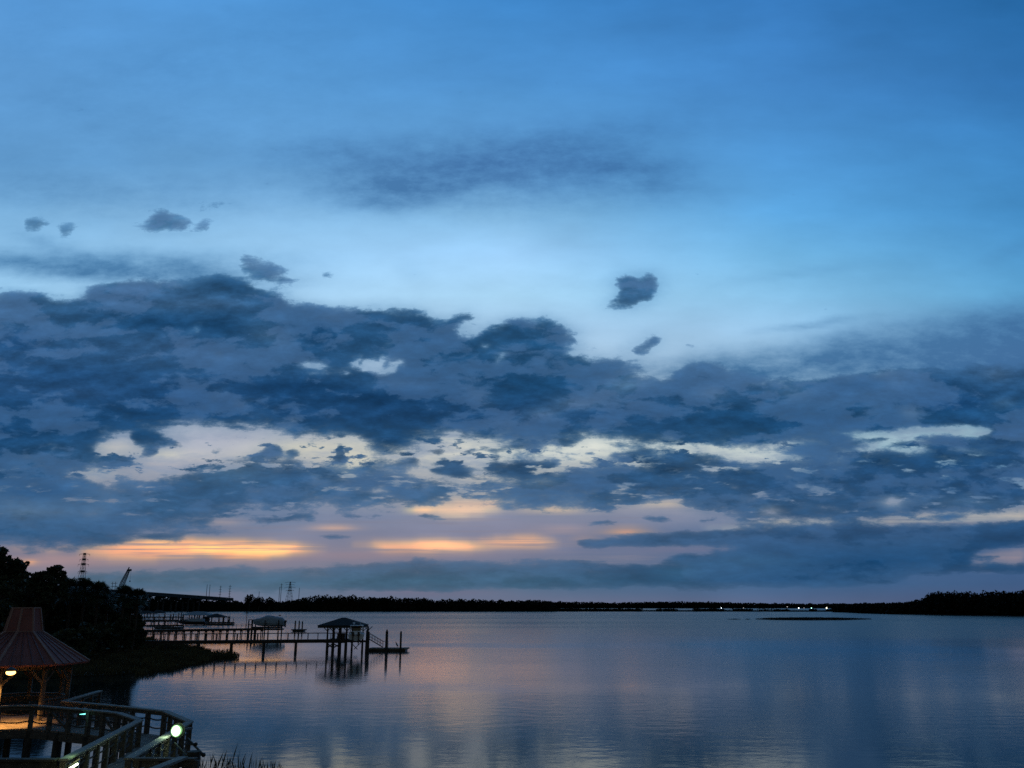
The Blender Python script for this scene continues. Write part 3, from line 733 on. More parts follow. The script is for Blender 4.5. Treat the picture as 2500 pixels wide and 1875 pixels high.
class MB:
    """collects shapes and links them as one mesh object"""

    def __init__(self):
        self.v, self.f = [], []

    def add(self, vs, fs):
        o = len(self.v)
        self.v += [tuple(p) for p in vs]
        self.f += [tuple(i + o for i in f) for f in fs]
        return self

    def beam(self, p, q, w, h, up=(0, 0, 1)):
        p, q = Vector(p), Vector(q)
        d = (q - p).normalized()
        up = Vector(up)
        if abs(d.dot(up)) > 0.97:
            up = Vector((0, 1, 0))
        s = d.cross(up).normalized() * (w / 2)
        u = s.cross(d).normalized() * (h / 2)
        vs = [e + a * s + b * u for e in (p, q) for a, b in ((-1, -1), (1, -1), (1, 1), (-1, 1))]
        return self.add(vs, [(0, 3, 2, 1), (4, 5, 6, 7), (0, 1, 5, 4), (1, 2, 6, 5), (2, 3, 7, 6), (3, 0, 4, 7)])

    def box(self, x0, x1, y0, y1, z0, z1):
        return self.add([(x0, y0, z0), (x1, y0, z0), (x1, y1, z0), (x0, y1, z0), (x0, y0, z1), (x1, y0, z1), (x1, y1, z1), (x0, y1, z1)],
                        [(0, 3, 2, 1), (4, 5, 6, 7), (0, 1, 5, 4), (1, 2, 6, 5), (2, 3, 7, 6), (3, 0, 4, 7)])

    def tube(self, pts, rad, n=8, cap=True):
        pts = [Vector(p) for p in pts]
        if not hasattr(rad, '__len__'):
            rad = [rad] * len(pts)
        o = len(self.v)
        for i, p in enumerate(pts):
            d = (pts[min(i + 1, len(pts) - 1)] - pts[max(i - 1, 0)]).normalized()
            a = Vector((1, 0, 0)) if abs(d.x) < 0.8 else Vector((0, 1, 0))
            s = d.cross(a).normalized()
            u = d.cross(s)
            for k in range(n):
                t = 2 * math.pi * k / n
                self.v.append(tuple(p + (s * math.cos(t) + u * math.sin(t)) * rad[i]))
        for i in range(len(pts) - 1):
            for k in range(n):
                a, b = o + i * n + k, o + i * n + (k + 1) % n
                self.f.append((a, b, b + n, a + n))
        if cap:
            self.f.append(tuple(o + k for k in range(n))[::-1])
            self.f.append(tuple(o + (len(pts) - 1) * n + k for k in range(n)))
        return self

    def ball(self, c, rx, ry=None, rz=None, n=10, m=7):
        ry, rz = ry or rx, rz or rx
        o = len(self.v)
        c = Vector(c)
        for j in range(m + 1):
            th = math.pi * j / m
            for i in range(n):
                ph = 2 * math.pi * i / n
                self.v.append((c.x + rx * math.sin(th) * math.cos(ph), c.y + ry * math.sin(th) * math.sin(ph), c.z + rz * math.cos(th)))
        for j in range(m):
            for i in range(n):
                a, b = o + j * n + i, o + j * n + (i + 1) % n
                self.f.append((a, a + n, b + n, b))
        return self

    def prism(self, pts, z0, z1):
        """flat polygon in plan with thickness"""
        n = len(pts)
        vs = [(p[0], p[1], z0) for p in pts] + [(p[0], p[1], z1) for p in pts]
        fs = [tuple(range(n))[::-1], tuple(range(n, 2 * n))] + [(i, (i + 1) % n, (i + 1) % n + n, i + n) for i in range(n)]
        return self.add(vs, fs)

    def build(self, name, material, parent=None, smooth=False, bevel=0.0):
        off = Vector((0, 0, 0))
        p = parent
        while p is not None:
            off = off + p.location
            p = p.parent
        me = bpy.data.meshes.new(name)
        me.from_pydata([(v[0] - off.x, v[1] - off.y, v[2] - off.z) for v in self.v], [], self.f)
        me.validate()
        bm = bmesh.new()
        bm.from_mesh(me)
        bmesh.ops.recalc_face_normals(bm, faces=bm.faces)
        if smooth:
            for f in bm.faces:
                f.smooth = True
        bm.to_mesh(me)
        bm.free()
        me.materials.append(material)
        o = bpy.data.objects.new(name, me)
        COL.objects.link(o)
        o.parent = parent
        if bevel:
            b = o.modifiers.new('bevel', 'BEVEL')
            b.width = bevel
            b.segments = 1
        return o


def tag(o, label=None, cat=None, group=None, kind=None):
    if label:
        o['label'] = label
    if cat:
        o['category'] = cat
    if group:
        o['group'] = group
    if kind:
        o['kind'] = kind
    return o


def thing(name, label, cat, loc, group=None):
    o = bpy.data.objects.new(name, None)
    COL.objects.link(o)
    o.empty_display_size = 0.3
    o.location = loc
    return tag(o, label, cat, group)


def dup(root, loc, rz=0.0, s=1.0, label=None):
    r = root.copy()
    COL.objects.link(r)
    r.location = loc
    r.rotation_euler = (0, 0, rz)
    r.scale = (s, s, s)
    if label:
        r['label'] = label
    for ch in root.children:
        c = ch.copy()
        COL.objects.link(c)
        c.parent = r
        for g in ch.children:
            d = g.copy()
            COL.objects.link(d)
            d.parent = c
    return r


def raw_mesh(name, verts, nper, material, parent=None):
    """many small separate faces of nper corners each"""
    off = np.zeros(3)
    p = parent
    while p is not None:
        off += np.array(p.location)
        p = p.parent
    verts = (np.asarray(verts, float).reshape(-1, 3) - off).astype(np.float32)
    nf = len(verts) // nper
    me = bpy.data.meshes.new(name)
    me.vertices.add(len(verts))
    me.vertices.foreach_set('co', verts.ravel())
    me.loops.add(len(verts))
    me.loops.foreach_set('vertex_index', np.arange(len(verts), dtype=np.int32))
    me.polygons.add(nf)
    me.polygons.foreach_set('loop_start', np.arange(0, len(verts), nper, dtype=np.int32))
    me.polygons.foreach_set('loop_total', np.full(nf, nper, np.int32))
    me.update(calc_edges=True)
    me.validate()
    me.materials.append(material)
    o = bpy.data.objects.new(name, me)
    COL.objects.link(o)
    o.parent = parent
    return o


def leaf_quads(cent, size, flat=0.0):
    """randomly turned leaf clumps round the given centres"""
    n = len(cent)
    a = rng.normal(size=(n, 3))
    a[:, 2] *= (1 - flat)
    a /= np.linalg.norm(a, axis=1, keepdims=True)
    b = rng.normal(size=(n, 3))
    b = np.cross(a, b)
    b /= np.linalg.norm(b, axis=1, keepdims=True)
    s = (size * rng.uniform(0.5, 1.3, n))[:, None]
    a, b = a * s, b * s * rng.uniform(0.4, 0.8, n)[:, None]
    return np.stack([cent - a * .9, cent - b, cent + a, cent + b], 1).reshape(-1, 3)


def blob_points(c, r, n, shell=0.55):
    d = rng.normal(size=(n, 3))
    d /= np.linalg.norm(d, axis=1, keepdims=True)
    k = rng.uniform(shell ** 3, 1, n) ** (1 / 3)
    return np.array(c) + d * np.array(r) * k[:, None]

# ------------------------------------------------------------------ water
def make_water():
    m = bpy.data.materials.new('river water')
    m.use_nodes = True
    nt = m.node_tree
    N, L = nt.nodes.new, nt.links.new
    b = nt.nodes['Principled BSDF']
    b.inputs['Base Color'].default_value = (0.010, 0.017, 0.016, 1)
    b.inputs['IOR'].default_value = 1.333
    tcn = N('ShaderNodeTexCoord')

    def noise(scale, stretch, detail, rough=0.55):
        mp = N('ShaderNodeMapping')
        mp.inputs['Scale'].default_value = stretch
        L(tcn.outputs['Object'], mp.inputs[0])
        n = N('ShaderNodeTexNoise')
        n.inputs['Scale'].default_value = scale
        n.inputs['Detail'].default_value = detail
        n.inputs['Roughness'].default_value = rough
        L(mp.outputs[0], n.inputs['Vector'])
        return n.outputs['Fac']

    def rmp(v, a, bb, c, d):
        n = N('ShaderNodeMapRange')
        n.interpolation_type = 'SMOOTHSTEP'
        L(v, n.inputs[0])
        for i, x in zip((1, 2, 3, 4), (a, bb, c, d)):
            n.inputs[i].default_value = x
        return n.outputs[0]

    wind = noise(0.012, (0.35, 1.0, 1), 4, 0.6)          # cat's-paws and slicks
    # sheltered and glassy by the docks, breezier out on the open river
    sx = N('ShaderNodeSeparateXYZ')
    L(tcn.outputs['Object'], sx.inputs[0])
    ms = N('ShaderNodeMath')
    ms.operation = 'MULTIPLY_ADD'
    L(sx.outputs[0], ms.inputs[0])
    ms.inputs[1].default_value = 0.55
    L(sx.outputs[1], ms.inputs[2])
    opn = rmp(ms.outputs[0], 130, 420, 0.0, 0.20)
    ad = N('ShaderNodeMath')
    ad.operation = 'ADD'
    L(rmp(wind, 0.38, 0.64, 0.045, 0.12), ad.inputs[0])
    L(opn, ad.inputs[1])
    L(ad.outputs[0], b.inputs['Roughness'])
    r1 = noise(0.55, (0.8, 1.25, 1), 3)
    r2 = noise(2.6, (0.8, 1.3, 1), 3)
    sm = N('ShaderNodeMath')
    sm.operation = 'MULTIPLY_ADD'
    L(r2, sm.inputs[0])
    sm.inputs[1].default_value = 0.22
    L(r1, sm.inputs[2])
    bp = N('ShaderNodeBump')
    bp.inputs['Distance'].default_value = 0.10
    L(rmp(wind, 0.36, 0.66, 0.05, 0.26), bp.inputs['Strength'])
    L(sm.outputs[0], bp.inputs['Height'])
    L(bp.outputs[0], b.inputs['Normal'])
    mb = MB()
    mb.add([(-9000, -300, 0), (9000, -300, 0), (9000, 14000, 0), (-9000, 14000, 0)], [(0, 1, 2, 3)])
    o = mb.build('water', m)
    tag(o, 'calm blue grey river reflecting the dusk sky', 'water', kind='structure')


make_water()

# ------------------------------------------------------------------ far shores
def interp(pr, x):
    return float(np.interp(x, [p[0] for p in pr], [p[1] for p in pr]))


def forest(name, label, profile, depth, x0, x1, rows, gap, crown_w, leaf, nleaf, parent=None, jag=0.16):
    pts, low = [], []
    for r in range(rows):
        px = x0 + rng.uniform(0, 6)
        while px < x1:
            Y = interp(depth, px) + r * crown_w * 0.8 + rng.uniform(-3, 3)
            top = at_depth(px, interp(profile, px), interp(depth, px))
            h = (top.z) * 0.93 * rng.uniform(1 - jag, 1.02) * (1.0 if r else rng.uniform(0.72, 0.98))
            w = crown_w * rng.uniform(0.7, 1.2)
            cx = at_depth(px, 1480, Y).x
            pts.append(blob_points((cx, Y, h * 0.60), (w * 0.62, w * 0.5, h * 0.40), nleaf, 0.3))
            low.append(blob_points((cx, Y, h * 0.26), (w * 0.8, w * 0.5, h * 0.28), nleaf, 0.1))
            px += gap * rng.uniform(0.7, 1.3) * 2080.0 / Y
    P = np.concatenate(pts)
    P[:, 2] = np.maximum(P[:, 2], 0.2)
    Q = np.concatenate(low)
    Q[:, 2] = np.maximum(Q[:, 2], 0.4)
    o = raw_mesh(name, np.concatenate([leaf_quads(P, leaf), leaf_quads(Q, leaf * 1.9)]), 4, M['far_leaf'], parent)
    tag(o, label, 'woodland', kind='stuff')
    return o


def land(name, label, pts, z0=-1.0, z1=0.25, m='mud'):
    o = MB().prism(pts, z0, z1).build(name, M[m])
    tag(o, label, 'shore', kind='structure')
    return o


FAR_Y = [(0, 1120), (1330, 1012)]
forest('far_woodland', 'long near black wood along the far shore left of centre, tallest in its middle',
       [(100, 1440), (262, 1447), (330, 1447), (400, 1450.5), (480, 1457.5), (540, 1462), (600, 1465), (690, 1463), (715, 1461), (735, 1456), (760, 1450), (800, 1447), (850, 1448), (900, 1451), (950, 1450), (972, 1457), (1000, 1455), (1030, 1453),
        (1060, 1462), (1100, 1458), (1170, 1460), (1240, 1462), (1330, 1460), (1350, 1466)], [(0, 1010), (1400, 1010)], 60, 1345, 3, 6.5, 9.5, 1.5, 110)
land('far_shore', 'dark mud shore under the far wood', [(-640, 1010), (40, 1006), (60, 1100), (-640, 1100)])
PROF2 = [(1300, 1466), (1350, 1466), (1450, 1467), (1500, 1468), (1600, 1467), (1700, 1466), (1760, 1468), (1800, 1470), (1900, 1471), (2000, 1472), (2120, 1472), (2300, 1472)]
forest('distant_woodland', 'low distant wood behind the small white lamps right of centre', PROF2, [(1200, 1850), (2400, 1850)], 1270, 2330, 2, 9, 14, 2.2, 90)
land('distant_shore', 'distant flat shore behind the strip of bright water', [(-20, 1835), (1050, 1835), (1050, 2000), (-20, 2000)])
PROF3 = [(2040, 1472), (2100, 1470), (2170, 1469), (2215, 1466), (2240, 1460), (2262, 1450), (2282, 1439), (2305, 1435), (2380, 1436), (2440, 1434), (2560, 1431)]
DEP3 = [(2030, 960), (2120, 800), (2200, 735), (2350, 660), (2560, 590)]
forest('wooded_point', 'dark wooded point with a rounded hump of trees on the right', PROF3, DEP3, 2045, 2620, 5, 5.5, 8.5, 1.05, 170, jag=0.14)
land('point_shore', 'dark shore under the wooded point on the right',
     [on_level(2030, 1493.6), on_level(2120, 1497.2), on_level(2200, 1500), on_level(2350, 1503), on_level(2500, 1506), on_level(2640, 1508), Vector((600, 900, 0)), Vector((330, 1050, 0))])


def blades(name, label, poly, n, h, w, material, z=0.0, lean=0.25, parent=None, fade=None, cat='marsh grass'):
    """upright grass blades over an area given as a plan polygon"""
    P = np.array([(p[0], p[1]) for p in poly])
    lo, hi = P.min(0), P.max(0)
    out = []
    need = n
    while need > 0:
        q = rng.uniform(lo, hi, (need * 3, 2))
        ins = np.zeros(len(q), bool)
        j = len(P) - 1
        for i in range(len(P)):
            if P[i, 1] != P[j, 1]:
                c = ((P[i, 1] > q[:, 1]) != (P[j, 1] > q[:, 1])) & (q[:, 0] < (P[j, 0] - P[i, 0]) * (q[:, 1] - P[i, 1]) / (P[j, 1] - P[i, 1]) + P[i, 0])
                ins ^= c
            j = i
        q = q[ins][:need]
        out.append(q)
        need -= len(q)
    q = np.concatenate(out)
    k = len(q)
    clump = 0.75 + 0.35 * np.sin(q[:, 0] * 0.9 + 2 * np.sin(q[:, 1] * 0.31)) * np.sin(q[:, 1] * 0.47 + q[:, 0] * 0.13)
    hh = h * rng.uniform(0.55, 1.15, k) * clump
    ang = rng.uniform(0, 2 * np.pi, k)
    ln = rng.normal(0, lean, (k, 2)) * hh[:, None]
    ww = w * rng.uniform(0.6, 1.3, k)
    b = np.stack([np.cos(ang) * ww, np.sin(ang) * ww * 0.4, np.zeros(k)], 1)
    base = np.stack([q[:, 0], q[:, 1], np.full(k, z)], 1)
    mid = base + np.stack([ln[:, 0] * 0.35, ln[:, 1] * 0.35, hh * 0.6], 1)
    tip = base + np.stack([ln[:, 0], ln[:, 1], hh], 1)
    V_ = np.stack([base - b, base + b, mid + b * 0.6, tip], 1)
    o = raw_mesh(name, V_.reshape(-1, 3), 4, material, parent)
    tag(o, label, cat, kind='stuff')
    return o


# thin marsh strip in front of the bright water, and the low islet
st = [on_level(1320, 1492.6), on_level(2080, 1493.8), on_level(2080, 1491.2), on_level(1320, 1490.2)]
land('marsh_strip', 'thin dark marsh strip between two bright sheets of water', st, -0.5, 0.25)
blades('strip_grass', 'thin line of marsh grass along the far marsh strip', st, 5000, 1.1, 0.5, M['far_leaf'], 0.2)
isl = [on_level(1845, 1512), on_level(1880, 1509.8), on_level(1960, 1508.6), on_level(2040, 1509.2), on_level(2128, 1512), on_level(2060, 1514.4), on_level(1960, 1514.8), on_level(1890, 1514)]
land('mud_islet', 'long low dark islet out on the water at right', isl, -0.5, 0.22)
blades('islet_grass', 'low marsh grass covering the dark islet at right', isl, 9000, 0.55, 0.10, M['far_leaf'], 0.2)
for a, b, lab in ((1776, 1810, 'small flat mudbank left of the dark islet'), (1818, 1832, 'tiny mudbank nearest the left end of the dark islet')):
    pp = [on_level(a, 1511.7), on_level((a + b) / 2, 1510.8), on_level(b, 1511.6), on_level((a + b) / 2, 1513)]
    o = MB().prism(pp, -0.5, 0.12).build('mudbank', M['mud'])
    tag(o, lab, 'mudbank', kind='structure')
cl = []
for a, b, tp in ((1318, 1400, 1484), (1395, 1560, 1485.5), (1622, 1644, 1487), (1698, 1766, 1485.5), (1796, 1834, 1486), (1895, 1925, 1487), (2025, 2060, 1486)):
    x = a
    while x < b:
        c = at_depth(x, tp + rng.uniform(-.6, 1.8), 1014)
        cl.append(blob_points((c.x, 1014 + rng.uniform(-4, 4), c.z * .5), (3.2, 2.5, max(.8, c.z * .5)), 60, .1))
        x += 4
tag(raw_mesh('strip_scrub', leaf_quads(np.concatenate(cl), 1.1), 4, M['far_leaf']), 'broken line of dark scrub along the far marsh strip', 'scrub', kind='stuff')
clump_px = [1396, 1452, 1560, 1610, 1640, 1700, 1752, 1800, 1872, 1985, 2040]
for i, px in enumerate(clump_px):
    Y = 1008 + 4 * math.sin(i * 2.1)
    c = at_depth(px, 1490, Y)
    where = ['leftmost', 'second from left', 'third from left', 'fourth from left', 'fifth from left', 'middle', 'fifth from right', 'fourth from right', 'third from right', 'second from right', 'rightmost'][i]
    w = (6, 9, 5, 4, 8, 6, 11, 9, 13, 5, 8)[i]
    o = raw_mesh('shrub', leaf_quads(blob_points((c.x, Y, 1.6), (w, 2.5, 1.7 + (i % 3) * 0.5), 160, 0.1), 0.9), 4, M['far_leaf'])
    tag(o, f'dark shrub clump on the far marsh strip, {where} of eleven', 'shrub', 'shrubs along the far marsh strip')

# round crowns standing above the far wood
for px, top, w, lab in ((611, 1450.5, 8.5, 'tallest round crown above the low far wood at left'), (634, 1455.5, 8, 'middle round crown of three above the far wood'), (659, 1457, 7, 'rightmost and lowest of three round crowns above the far wood')):
    c = at_depth(px, top, 1004)
    r = thing('round_tree', lab, 'tree', (c.x, 1004, 0.2), 'round crowns above the far wood')
    MB().tube([(c.x, 1004, 0), (c.x, 1004, c.z - 4)], [0.5, 0.3], 6).build('trunk', M['bark'], r)
    pts = np.concatenate([blob_points((c.x + dx, 1004, c.z - 4.5 + dz), (w * .62, w * .5, 4.4), 160, .2) for dx, dz in ((0, 0), (-2.5, -2), (2.5, -2.5))])
    raw_mesh('crown', leaf_quads(pts, 1.1), 4, M['far_leaf'], r)

# far lamps
for px, py, r_, m, lab in ((1950, 1484.6, 1.15, 'lamp_white', 'bright bluish white lamp, leftmost of the three brightest on the far shore'),
                           (1981, 1484.6, 1.0, 'lamp_green', 'greenish lamp between the two brightest white lamps on the far shore'),
                           (2018, 1484.4, 1.3, 'lamp_cream', 'bright cream lamp, rightmost on the far shore'),
                           (1922, 1481.4, 0.75, 'lamp_dim', 'dim lamp just left of the three brightest far lamps, mounted highest'),
                           (1963, 1484.4, 0.6, 'lamp_dim', 'faint lamp between the white and the green far lamp'),
                           (1761, 1484.4, 0.75, 'lamp_white', 'small white lamp standing alone left of the far lamp cluster'),
                           (1815, 1484.2, 0.6, 'lamp_dim', 'faint lamp between the lone white lamp and the far lamp cluster')):
    c = at_depth(px, py, 1700)
    r = thing('shore_lamp', lab, 'lamp', (c.x, 1700, 0), 'lit lamps on the far shore')
    MB().tube([(c.x, 1700, -0.5), (c.x, 1700, c.z)], 0.16, 6).build('pole', M['far_steel'], r)
    MB().ball(c, r_ * .85).build('lamp_head', M[m], r, True)

# ------------------------------------------------------------------ bridge, pylons, crane
bA, bB, bC = at_depth(180, 1439.5, 800), at_depth(262, 1444.5, 850), at_depth(560, 1464.5, 1060)
br = thing('road_bridge', 'long dark road bridge sloping down to the right behind the dark trees', 'bridge', (bB.x, bB.y, 0))
MB().beam(bA, bC, 11, 2.6).build('girder', M['concrete'], br)
pr = MB()
side = (bC - bA).cross(Vector((0, 0, 1))).normalized() * 5.2
pr.beam(bA - side + Vector((0, 0, 1.8)), bC - side + Vector((0, 0, 1.8)), 0.3, 0.9)
pr.beam(bA + side + Vector((0, 0, 1.8)), bC + side + Vector((0, 0, 1.8)), 0.3, 0.9)
pr.build('parapet', M['concrete'], br)
for px in (300, 334, 368, 401, 432, 462):
    f = (px - 180) / (560 - 180)
    p = bA.lerp(bC, f)
    q = MB()
    for s in (-0.6, 0.6):
        c = p + side * s
        q.tube([(c.x, c.y, -1), (c.x, c.y, p.z - 2.8)], 0.9, 8)
    q.beam(p + side * -0.95 + Vector((0, 0, -2.2)), p + side * 0.95 + Vector((0, 0, -2.2)), 1.8, 1.6)
    q.build('pier', M['concrete'], br)


def pylon(name, label, px, top, Y, bw, arms):
    t = at_depth(px, top, Y)
    r = thing(name, label, 'pylon', (t.x, Y, 0))
    mb = MB()
    h = t.z
    th = 0.20 if Y < 1000 else 0.32

    def half(z):
        f = z / h
        return bw / 2 * (1 - f) ** 1.3 * 0.95 + 0.75
    lv = [h * f for f in (0, .18, .34, .47, .58, .67, .75, .82, .89, .95, 1)]
    for z0, z1 in zip(lv[:-1], lv[1:]):
        a, b = half(z0), half(z1)
        for sx, sy in ((-1, -1), (1, -1), (1, 1), (-1, 1)):
            mb.beam((t.x + sx * a, Y + sy * a, z0), (t.x + sx * b, Y + sy * b, z1), th, th)
        for sy in (-1, 1):
            mb.beam((t.x - a, Y + sy * a, z0), (t.x + b, Y + sy * b, z1), th * .6, th * .6)
            mb.beam((t.x + a, Y + sy * a, z0), (t.x - b, Y + sy * b, z1), th * .6, th * .6)
            mb.beam((t.x - b, Y + sy * b, z1), (t.x + b, Y + sy * b, z1), th * .6, th * .6)
    mb.build('lattice_mast', M['far_steel'], r)
    for f, w in arms:
        z = h * f
        a = MB()
        for s in (-1, 1):
            a.beam((t.x + s * half(z), Y, z + 0.9), (t.x + s * w, Y, z), th * .8, th * .8)
            a.beam((t.x + s * half(z), Y, z - 0.5), (t.x + s * w, Y, z), th * .8, th * .8)
            a.beam((t.x + s * w, Y, z), (t.x + s * w, Y, z - 1.6), th * .7, th * .7)
        a.beam((t.x - half(z) - .3, Y, z + .2), (t.x + half(z) + .3, Y, z + .2), th * .8, 1.6)
        a.build('cross_arm', M['far_steel'], r)


pylon('lattice_pylon', 'tall lattice pylon with several cross arms behind the trees at left', 207, 1351.5, 700, 8.5,
      ((.99, 4.2), (.90, 3.4), (.82, 4.3), (.70, 3.6), (.58, 3.0)))
pylon('lattice_pylon', 'hazier squat lattice pylon above the far wood, between thin poles', 709, 1420.5, 1500, 16, ((.98, 9), (.90, 7), (.80, 9), (.68, 7)))


def pole(label, px, top, Y, kind):
    t = at_depth(px, top, Y)
    r = thing('utility_pole', label, 'pole', (t.x, Y, 0), 'power line poles on the skyline')
    w = 0.34 * Y / 1100
    MB().tube([(t.x, Y, 0), (t.x, Y, t.z)], [w * 1.2, w * .8], 6).build('mast', M['far_steel'], r)
    if kind:
        for j in range(kind):
            z = t.z - 1.6 - j * 3.2
            MB().beam((t.x - 2.0 * (1 if j % 2 else .8), Y, z), (t.x + 2.0 * (.8 if j % 2 else 1), Y, z), .3, .35).build('cross_arm', M['far_steel'], r)


pole('left pole of the bare pair at the left end of the far wood', 506, 1427, 1150, 0)
pole('right pole of the bare pair at the left end of the far wood', 513, 1427, 1150, 0)
pole('pole with cross arms just right of the bare pair', 539, 1430, 1150, 4)
pole('tall pole with cross arms left of the round crowned trees', 562, 1428.5, 1150, 5)
pole('short thin pole between the round crowned trees', 633, 1444, 1150, 0)
pole('shorter of the two close poles left of the hazy pylon', 683, 1433, 1180, 0)
pole('tallest thin pole just left of the hazy pylon', 687.5, 1424.5, 1180, 2)
pole('thin pole right of the hazy pylon', 731, 1435, 1180, 0)
pole('left pole of the pair beside the crane boom', 275.5, 1420.5, 900, 2)
pole('right pole of the pair beside the crane boom', 282.5, 1420, 900, 2)

cb, ct = at_depth(291, 1442, 820), at_depth(314.5, 1391, 820)
cr_ = thing('lattice_crane', 'lattice boom crane leaning right behind the dark trees at left', 'crane', (cb.x - 1, 820, 0))
mb = MB()
n = 12
for i in range(n):
    f0, f1 = i / n, (i + 1) / n
    w0 = 1.5 * (1 - abs(f0 - .35) * .7)
    w1 = 1.5 * (1 - abs(f1 - .35) * .7)
    p, q = cb.lerp(ct, f0), cb.lerp(ct, f1)
    for sy in (-1, 1):
        for s in (-1, 1):
            mb.beam(p + Vector((s * w0, sy * w0, -s * w0 * .45)), q + Vector((s * w1, sy * w1, -s * w1 * .45)), .34, .34)
        if sy > 0:
            mb.beam(p + Vector((-w0, -w0, w0 * .45)), q + Vector((-w1, w1, w1 * .45)), .26, .26)
            mb.beam(p + Vector((w0, -w0, -w0 * .45)), q + Vector((w1, w1, -w1 * .45)), .26, .26)
        mb.beam(p + Vector((-w0, sy * w0, w0 * .45)), q + Vector((w1, sy * w1, -w1 * .45)), .26, .26)
        mb.beam(p + Vector((w0, sy * w0, -w0 * .45)), q + Vector((-w1, sy * w1, w1 * .45)), .26, .26)
mb.build('boom', M['far_steel'], cr_)
MB().beam(ct + Vector((-1.4, 0, -.6)), ct + Vector((2.4, 0, -.2)), 1.6, 1.8).beam(ct + Vector((-.6, 0, .4)), ct + Vector((.2, 0, 2.4)), .8, .8).build('boom_head', M['far_steel'], cr_)
tp = ct + Vector((2.2, 0, -1))
MB().beam(tp, tp + Vector((0, 0, -9)), .1, .1).box(tp.x - .5, tp.x + .5, 819.6, 820.4, tp.z - 10, tp.z - 9).build('hook_line', M['far_steel'], cr_)
MB().box(cb.x - 7, cb.x + 2, 816, 824, cb.z - 5, cb.z - 1.5).box(cb.x - 6, cb.x - 1, 817, 823, 0, cb.z - 5).build('cab', M['far_steel'], cr_)

# ------------------------------------------------------------------ left bank
marsh = [on_level(-80, 1662), on_level(150, 1652), on_level(250, 1650), on_level(330, 1642), on_level(420, 1624), on_level(480, 1612), on_level(535, 1603), on_level(500, 1594), on_level(455, 1585),
         on_level(410, 1575), on_level(372, 1566), on_level(350, 1557), on_level(335, 1540), on_level(325, 1520), on_level(300, 1502), Vector((-520, 600, 0)), Vector((-520, 90, 0))]
land('marsh_mud', 'dark marsh mud along the left bank running out to a point', marsh, -1.0, 0.10)
upl = [on_level(-90, 1630), on_level(120, 1612), on_level(220, 1600), on_level(300, 1580), on_level(338, 1562), on_level(325, 1540), on_level(315, 1520), on_level(288, 1502), Vector((-515, 590, 0)), Vector((-515, 100, 0))]
mb = MB()
cx = sum((p.x for p in upl)) / len(upl)
cy = sum((p.y for p in upl)) / len(upl)
inner = [Vector((p.x + (cx - p.x) * .06, p.y + (cy - p.y) * .06, 0)) for p in upl]
k = len(upl)
mb.add([(p.x, p.y, 0.09) for p in upl] + [(p.x, p.y, 1.0) for p in inner], [(i, (i + 1) % k, (i + 1) % k + k, i + k) for i in range(k)] + [tuple(range(k, 2 * k))])
tag(mb.build('bank', M['soil']), 'dark sloping bank under the trees at left', 'bank', kind='structure')
pth = [(232, 1588), (280, 1583), (315, 1577), (352, 1569)]
mb = MB()
for a, b in zip(pth[:-1], pth[1:]):
    p, q = on_level(*a, 0.95), on_level(*b, 0.95)
    mb.beam(p + Vector((0, 0, .08)), q + Vector((0, 0, .08)), 1.8, .10)
tag(mb.build('bank_path', M['lawn']), 'pale curving path along the edge of the left bank', 'path', kind='structure')

mg = [p for p in marsh[:15]] + [Vector((-100, 250, 0)), Vector((-95, 110, 0))]
blades('marsh_grass', 'dark marsh grass covering the point of the left bank', [on_level(-60, 1664), on_level(150, 1655), on_level(250, 1652), on_level(330, 1645), on_level(425, 1627), on_level(485, 1614), on_level(528, 1603.5),
       on_level(505, 1594), on_level(458, 1585), on_level(410, 1575), on_level(350, 1560), on_level(300, 1570), on_level(220, 1590), on_level(60, 1610), on_level(-60, 1615)], 42000, 1.15, 0.035, M['grass'], 0.05)
blades('marsh_fringe', 'sparse marsh grass standing in the water off the tip of the point', [on_level(330, 1652), on_level(430, 1634), on_level(520, 1612), on_level(585, 1606), on_level(560, 1600), on_level(480, 1608), on_level(420, 1622), on_level(330, 1640)],
       3400, 0.95, 0.05, M['grass'], -0.02)
blades('inner_fringe', 'sparse marsh grass at the water under the near dock', [on_level(400, 1576), on_level(470, 1590), on_level(560, 1598), on_level(590, 1597), on_level(500, 1588), on_level(430, 1572)],
       1500, 0.8, 0.035, M['grass'], -0.02)


